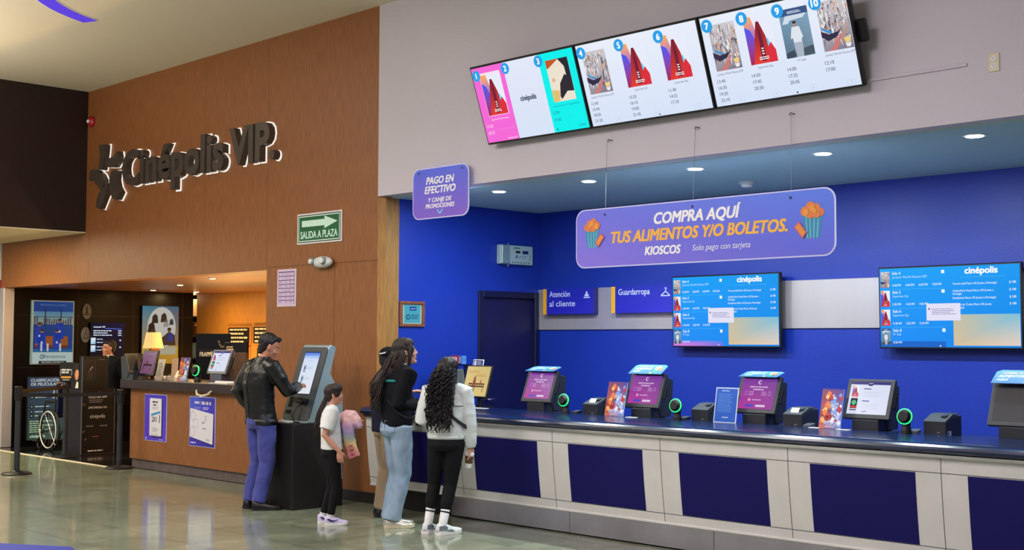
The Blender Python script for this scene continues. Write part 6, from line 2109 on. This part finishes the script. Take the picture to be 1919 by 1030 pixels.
for sg in (-1, 1):
    cpt = p.pelvis + p.R * sg * .075 + V3(0, 0, -.02)
    pts = [cpt + p.R * x - p.F * (.137 * p.k * math.sqrt(1 - ((sg * .075 + x) / (.170 * p.k)) ** 2) + .008) + V3(0, 0, z) for x, z in ((-.05, .05), (.05, .05), (.048, -.04), (0, -.065), (-.048, -.04), (-.05, .05))]
    tube(bm, pts, .0028, 5)
obj('pocket_stitching', bm, mat('denim_stitching', (104, 128, 156), .8, var=.05), jn)
for i in (0, 1):
    p.shoe(i, .275, .098, 'metallic_shoe', 'cream_sole', .03, .075)


def side_part(b, P, rot):
    for sx in (-1, 1):
        ellipsoid(b, P(sx * .034, .012, .074), (.050, .070, .056), rot, 16, 10)
        ellipsoid(b, P(sx * .062, .030, .03), (.022, .042, .06), rot, 12, 8)
        tube(b, [P(sx * .06, .045, .08), P(sx * .078, .035, .02), P(sx * .080, .022, -.05), P(sx * .075, .005, -.12)], [.016, .018, .018, .012], 10, True)


b, P, rot = hair_cap(p, .016, .012, .088, .098, .094, True, -.05, side_part)
k = p.k
for q in range(260):
    rnd = random.Random(q + 50)
    an = rnd.uniform(-1, 1)
    ang_ = an * 1.75
    rootp = P(.078 * math.sin(ang_), -.025 - .08 * math.cos(ang_), rnd.uniform(-.03, .04))
    side = math.sin(ang_)
    ln = rnd.uniform(.28, .50)
    tip = V3(p.chest.x, p.chest.y, 0) - p.F * (.155 + rnd.uniform(-.01, .03)) + p.R * (side * .09 - .02 + rnd.uniform(-.05, .05)) + V3(-.015, 0, 0)
    tip = V3(tip.x, tip.y, rootp.z - ln)
    if side > .55:
        tip = V3(rootp.x - .035 + rnd.uniform(-.02, .02), rootp.y - .03, rootp.z - rnd.uniform(.12, .2))
    strand_hair(b, rootp, tip, .0075, .003, .006, 1.1, 14, q, (-p.F * .02 if side < .55 else V3(0, -.02, 0)))
tube(b, [P(0, -.05, .02), P(0, -.09, -.06), V3(p.neck.x, p.neck.y, p.neck.z) - p.F * .075, V3(p.chest.x, p.chest.y, p.chest.z + .08) - p.F * .145 - p.R * .03], [.075, .07, .07, .045], 14, True, .6)
obj('hair', b, 'brown_hair', p.root, smooth=True)
wj = p
bxw = Vector((p.root.location.x, p.root.location.y, 0))
t = thing('handbag', 'small black crossbody bag at the hip of the woman in jeans', 'bag', bxw, (0, 0, YAW))
b = BM(); box(b, -.035, .035, -.09, .09, -.08, .07, .015, 2); bm2 = obj('pouch', b, 'leather', t, (.215, .06, .96))
b = BM()
for q in range(7):
    tube(b, [V3(.18 + .012 * q, -.035, .90), V3(.18 + .014 * q, -.04, .84)], .003, 5)
obj('tassel', b, 'black_strap', t)
b = BM()
pts = []
for j in range(25):
    tt = j / 24
    a_ = 2 * PI * tt
    c_ = p.pelvis.lerp(p.neck, .52)
    q_ = c_ + p.R * .198 * math.cos(a_) + (p.F * .14 * math.sin(a_) if math.sin(a_) > 0 else p.F * .138 * math.sin(a_)) + V3(0, 0, -.20 * math.cos(a_))
    pts.append(q_)
tube(b, pts, .0055, 6); obj('strap', b, 'black_strap', t, smooth=True)
t = thing('wallet', 'pale folded wallet in the hand of the woman in jeans', 'wallet', bxw, (0, 0, YAW))
wv = p.wr[1] + V3(.075, .0, .04)
b = BM(); box(b, -.045, .045, -.006, .006, -.035, .035, .004); ob = obj('cover', b, 'cream_plastic', t, wv, (R(30), 0, R(20)))
b = BM(); box(b, -.04, .04, -.003, .003, -.03, .045, .002); obj('card', b, 'white', t, wv + V3(0, .004, .004), (R(30), 0, R(20)))

# ---------------------------------------------------------------- woman with curly hair
p = Person('person', 'woman with waist-long black curls in a white cropped windbreaker and black leggings', (-8.18, 7.156), .88, R(14), (200, 150, 128))
p.pose((.066, .0, .80), (.062, .0, 1.07), (.068, .0, 1.245), (.082, .01, 1.362), R(18), R(2), [(-.088, .03, .075), (.038, -.05, .075)],
       [(-.085, .20, .95), (.272, .0, .705)], [(-.25, -.3, -1), (.7, -.6, .1)], toes=(R(30), R(52)), shoulder_w=.178)
p.body([((.2, .9, .1), (.8, -.2, .2), .4, .4), ((.06, .03, -1), (-.7, .6, 0), .62, .55)])
WB = [(.02, .178, .118, .128), (.05, .188, .128, .138), (.14, .192, .13, .14), (.30, .186, .125, .135), (.55, .20, .13, .135), (.78, .20, .12, .122), (.92, .165, .095, .096), (1.03, .09, .07, .072)]
wbk = p.top('windbreaker', 'white_nylon', WB, [.086, .082, .078, .072, .054, .05], (.0065, 11), cuff=.98, seed=13, stretch=(1, 1, 1.3))
bm = BM()
cc = p.chest.lerp(p.neck, .12)
rr_ = ering(cc, p.R, p.F, .203 * p.k, .13 * p.k, 48, 2.35, .139 * p.k)
tube(bm, [cc + (rr_[j] - cc) * 1.02 + V3(0, 0, -.01) for j in range(27, 46)], .0035, 6); obj('back_flap_seam', bm, 'grey', wbk, smooth=True)
bm = BM(); loft(bm, [ering(p.pelvis + V3(0, 0, .0), p.R, p.F, .184 * p.k, .124 * p.k, 32, 2.35, .134 * p.k), ering(p.pelvis + V3(0, 0, .03), p.R, p.F, .187 * p.k, .127 * p.k, 32, 2.35, .137 * p.k)]); obj('hem_band', bm, 'white_nylon', wbk, smooth=True)
p.legs('leggings', 'legging', (.102, .088, .066, .062, .047), .08, (.0025, 12), seed=15, end=.62, seat=(.125, .15))
ACC = [(.0, .66, .045), (.02, .66, .088), (.2, .97, .094), (.32, .95, .078), (.3, .97, .05), (.5, .95, .052), (.62, 1.0, .03), (.4, .95, .036), (.2, .99, .05)]
for i in (0, 1):
    p.shoe(i, .28, .106, 'white_shoe', 'white_sole', .036, .095, ACC, 'grey_suede', sock=('white_cotton', .44))
b, P, rot = hair_cap(p, .012, .006, .092, .104, .098, True, -.05)
for q in range(420):
    rnd = random.Random(q + 500)
    ang_ = rnd.uniform(-1.9, 1.9)
    zz = rnd.uniform(-.06, .10)
    rootp = P(.085 * math.sin(ang_), -.02 - .085 * math.cos(ang_), zz)
    ln = rnd.uniform(.26, .52) if abs(ang_) < 1.5 else rnd.uniform(.2, .34)
    side = math.sin(ang_)
    tipz = max(.86, 1.40 + zz - ln - .02)
    tip = V3(p.chest.x - .012 + side * .085 + rnd.uniform(-.024, .024), p.chest.y, 0) - p.F * (.175 + rnd.uniform(-.02, .035)) + V3(0, 0, tipz)
    strand_hair(b, rootp, tip, .0065, .0035, .0105, rnd.uniform(3.5, 6), 34, q, -p.F * .025)
for q in range(95):
    rnd = random.Random(q + 900)
    th = rnd.uniform(0, 2 * PI) if q > 20 else rnd.uniform(PI, 2 * PI)
    if .2 < th < PI - .2 and rnd.random() < .75:
        th += PI
    pts = []
    ph0 = rnd.uniform(0, 6.28)
    for j in range(26):
        ph = R(84 - 84 * j / 25)
        x, y, z = .094 * math.cos(ph) * math.cos(th + .1 * math.sin(ph0 + j * 1.3)), .106 * math.cos(ph) * math.sin(th + .1 * math.sin(ph0 + j * 1.3)), .100 * math.sin(ph)
        pts.append(P(x, -.024 + y, .042 + z + .004 * math.cos(ph0 + j * 1.3)))
    tube(b, pts, [.003] + [.0085 * k] * 24 + [.005], 5)
tube(b, [P(0, -.03, .02), P(0, -.075, -.06), P(0, -.10, -.16), P(-.005, -.13, -.30), P(-.005, -.13, -.37)], [.085, .088, .085, .078, .05], 16, True, .62)
obj('hair', b, 'dark_curl', p.root, smooth=True)
bxc = Vector((p.root.location.x, p.root.location.y, 0))
t = thing('sling_bag', 'black sling bag worn across the white windbreaker', 'bag', bxc, (0, 0, YAW))
b = BM(); pts = []
rings = []
for j in range(41):
    a_ = 2 * PI * j / 40
    c_ = p.pelvis.lerp(p.neck, .60)
    q_ = c_ + p.R * .192 * math.cos(a_) + p.F * (.128 if math.sin(a_) > 0 else .143) * math.sin(a_) + V3(0, 0, -.17 * math.cos(a_))
    o_ = (q_ - c_); o_.z = 0; o_.normalize()
    rings.append([q_ + V3(0, 0, .017), q_ + o_ * .003 + V3(0, 0, .017), q_ + o_ * .003 - V3(0, 0, .017), q_ - V3(0, 0, .017)])
loft(b, rings); obj('strap', b, 'black_strap', t)
b = BM(); box(b, -.08, .08, -.03, .03, -.05, .05, .015, 2); obj('pouch', b, 'black_strap', t, p.chest + p.F * .165 + V3(0, 0, -.03), (0, 0, -R(14)))
cupc = p.wr[1] + V3(-.012, .022, -.098)
t = thing('coffee_cup', 'white paper coffee cup with a brown sleeve held by the curly-haired woman', 'cup', bxc + Matrix.Rotation(YAW, 3, 'Z') @ cupc, (R(6), R(6), YAW))
b = BM(); lathe(b, [(.026, -.075), (.027, -.073), (.037, .04), (.035, .04)], 24); obj('cup_body', b, 'white', t, smooth=True)
b = BM(); lathe(b, [(.0375, .04), (.040, .042), (.039, .052), (.033, .054), (.033, .060), (.001, .060)], 24); obj('lid', b, 'white', t)
b = BM(); lathe(b, [(.0305, -.035), (.0315, -.035), (.0375, .03), (.0365, .03)], 24); obj('sleeve', b, mat('brown_cup_sleeve', (112, 86, 54), .8, rgb2=(60, 42, 28), vscale=40, vstretch=(1, 1, .1)), t)

# ---------------------------------------------------------------- shopper hidden behind the woman in jeans
p = Person('person', 'shopper in a dark cap, navy jacket and beige trousers, mostly behind the woman in jeans', (-9.36, 7.50), .93, R(60), (206, 156, 138))
p.pose((.03, .0, .85), (.02, .0, 1.14), (.045, .0, 1.33), (.055, .02, 1.44), R(66), R(-8), [(-.03, .10, .07), (.0, -.06, .07)],
       [(.22, .40, 1.13), (.16, .12, 1.02)], [(-.2, -.2, -1), (-.4, -.6, -.8)], toes=(R(55), R(65)), shoulder_w=.165)
p.body([((.6, .8, .15), (.2, -.2, -1), .4, .3), ((.7, .6, .1), (0, 0, -1), .4, .3)])
p.top('jacket', 'navy_jacket', JK, [.078, .074, .066, .06, .048, .044], (.006, 9), cuff=1.04, seed=17)
p.legs('trousers', 'beige_trouser', (.102, .094, .084, .078, .074), .06, (.006, 9), seed=19, end=1.0)
for i in (0, 1):
    p.shoe(i, .28, .10, 'black_leather', 'base_black')
b, P, rot = hair_cap(p, .012, .0, .080, .095, .078, True, -.035)
link('hair', shade(remesh(b, .008, 3)), 'black_hair', p.root)
b = BM(); ellipsoid(b, P(0, -.015, .055), (.088 * p.k, .106 * p.k, .085 * p.k), rot, 20, 13)
prism_pts = [(.075 * math.cos(R(a_)), .06 + .085 * math.sin(R(a_))) for a_ in range(0, 181, 15)]
b2 = BM(); prism(b2, prism_pts, .045, .053, 'z'); b2.transform(Matrix.Translation(p.head) @ (rot.to_4x4()) @ Matrix.Scale(p.k, 4))
cap_ = obj('cap', b, 'navy_knit', p.root, smooth=True); obj('cap_brim', b2, 'navy_knit', cap_)
a = Art(); a.poly([(-.03, -.006), (.02, .004), (.034, .02), (.0, .012), (-.034, .006)], (220, 220, 226), 1)
a.build('cap_mark', 'print', cap_, p.head + (-p.HF * .075 - p.HX * -.052 + p.HZ * .06) * p.k + V3(-.02, -.035, 0), (0, 0, 0))

# ---------------------------------------------------------------- lobby attendant
p = Person('person', 'lobby attendant in a black sweater with a white collar behind the totem', (-17.70, 9.0), .955, R(212), (190, 130, 104))
p.pose((.0, .0, .87), (.0, .0, 1.16), (.0, .0, 1.365), (-.015, -.02, 1.50), R(228), R(0), [(.09, .0, .07), (-.09, .0, .07)],
       [(.22, -.05, .82), (-.22, -.05, .82)], [(.8, .6, 0), (-.8, .6, 0)], toes=(R(200), R(220)), shoulder_w=.185)
p.body([((0, -.2, -1), (-1, 0, 0), .4, .3), ((0, -.2, -1), (1, 0, 0), .4, .3)])
sw_ = p.top('sweater', 'navy_knit', JK, [.082, .074, .066, .06, .046, .044], (.004, 9), cuff=1.02, seed=21)
bm = BM(); loft(bm, [ering(p.neck - V3(0, 0, .006), p.R, p.F, .072, .066, 24), ering(p.neck + V3(0, 0, .042), p.R, p.F, .058, .054, 24)])
q0 = p.neck + p.F * .062
for sg in (-1, 1):
    prism(bm, [(0, .03), (sg * .045, .04), (sg * .05, -.03), (sg * .01, -.055)], -.006, .006, 'y')
nv = [v for v in bm.verts][-16:]
bmesh.ops.transform(bm, verts=nv, matrix=Matrix.Translation(q0) @ Matrix((p.R, p.F, V3(0, 0, 1))).transposed().to_4x4())
obj('shirt_collar', bm, 'white_cotton', sw_, smooth=False)
bm = BM(); box(bm, -.03, .03, -.004, .004, -.006, .006, .001); obj('name_mark', bm, 'white', sw_, p.chest + p.F * .137 - p.R * .09 + V3(0, 0, .08), (0, 0, -R(212) + PI))
p.legs('trousers', 'base_black', (.102, .092, .078, .074, .070), .06, (.005, 9), seed=23, end=1.0)
for i in (0, 1):
    p.shoe(i, .285, .10, 'black_leather', 'base_black')
b, P, rot = hair_cap(p, .018, .016, .082, .098, .090, True, -.04, man_front)
link('hair', shade(remesh(b, .008, 3)), 'black_hair', p.root)
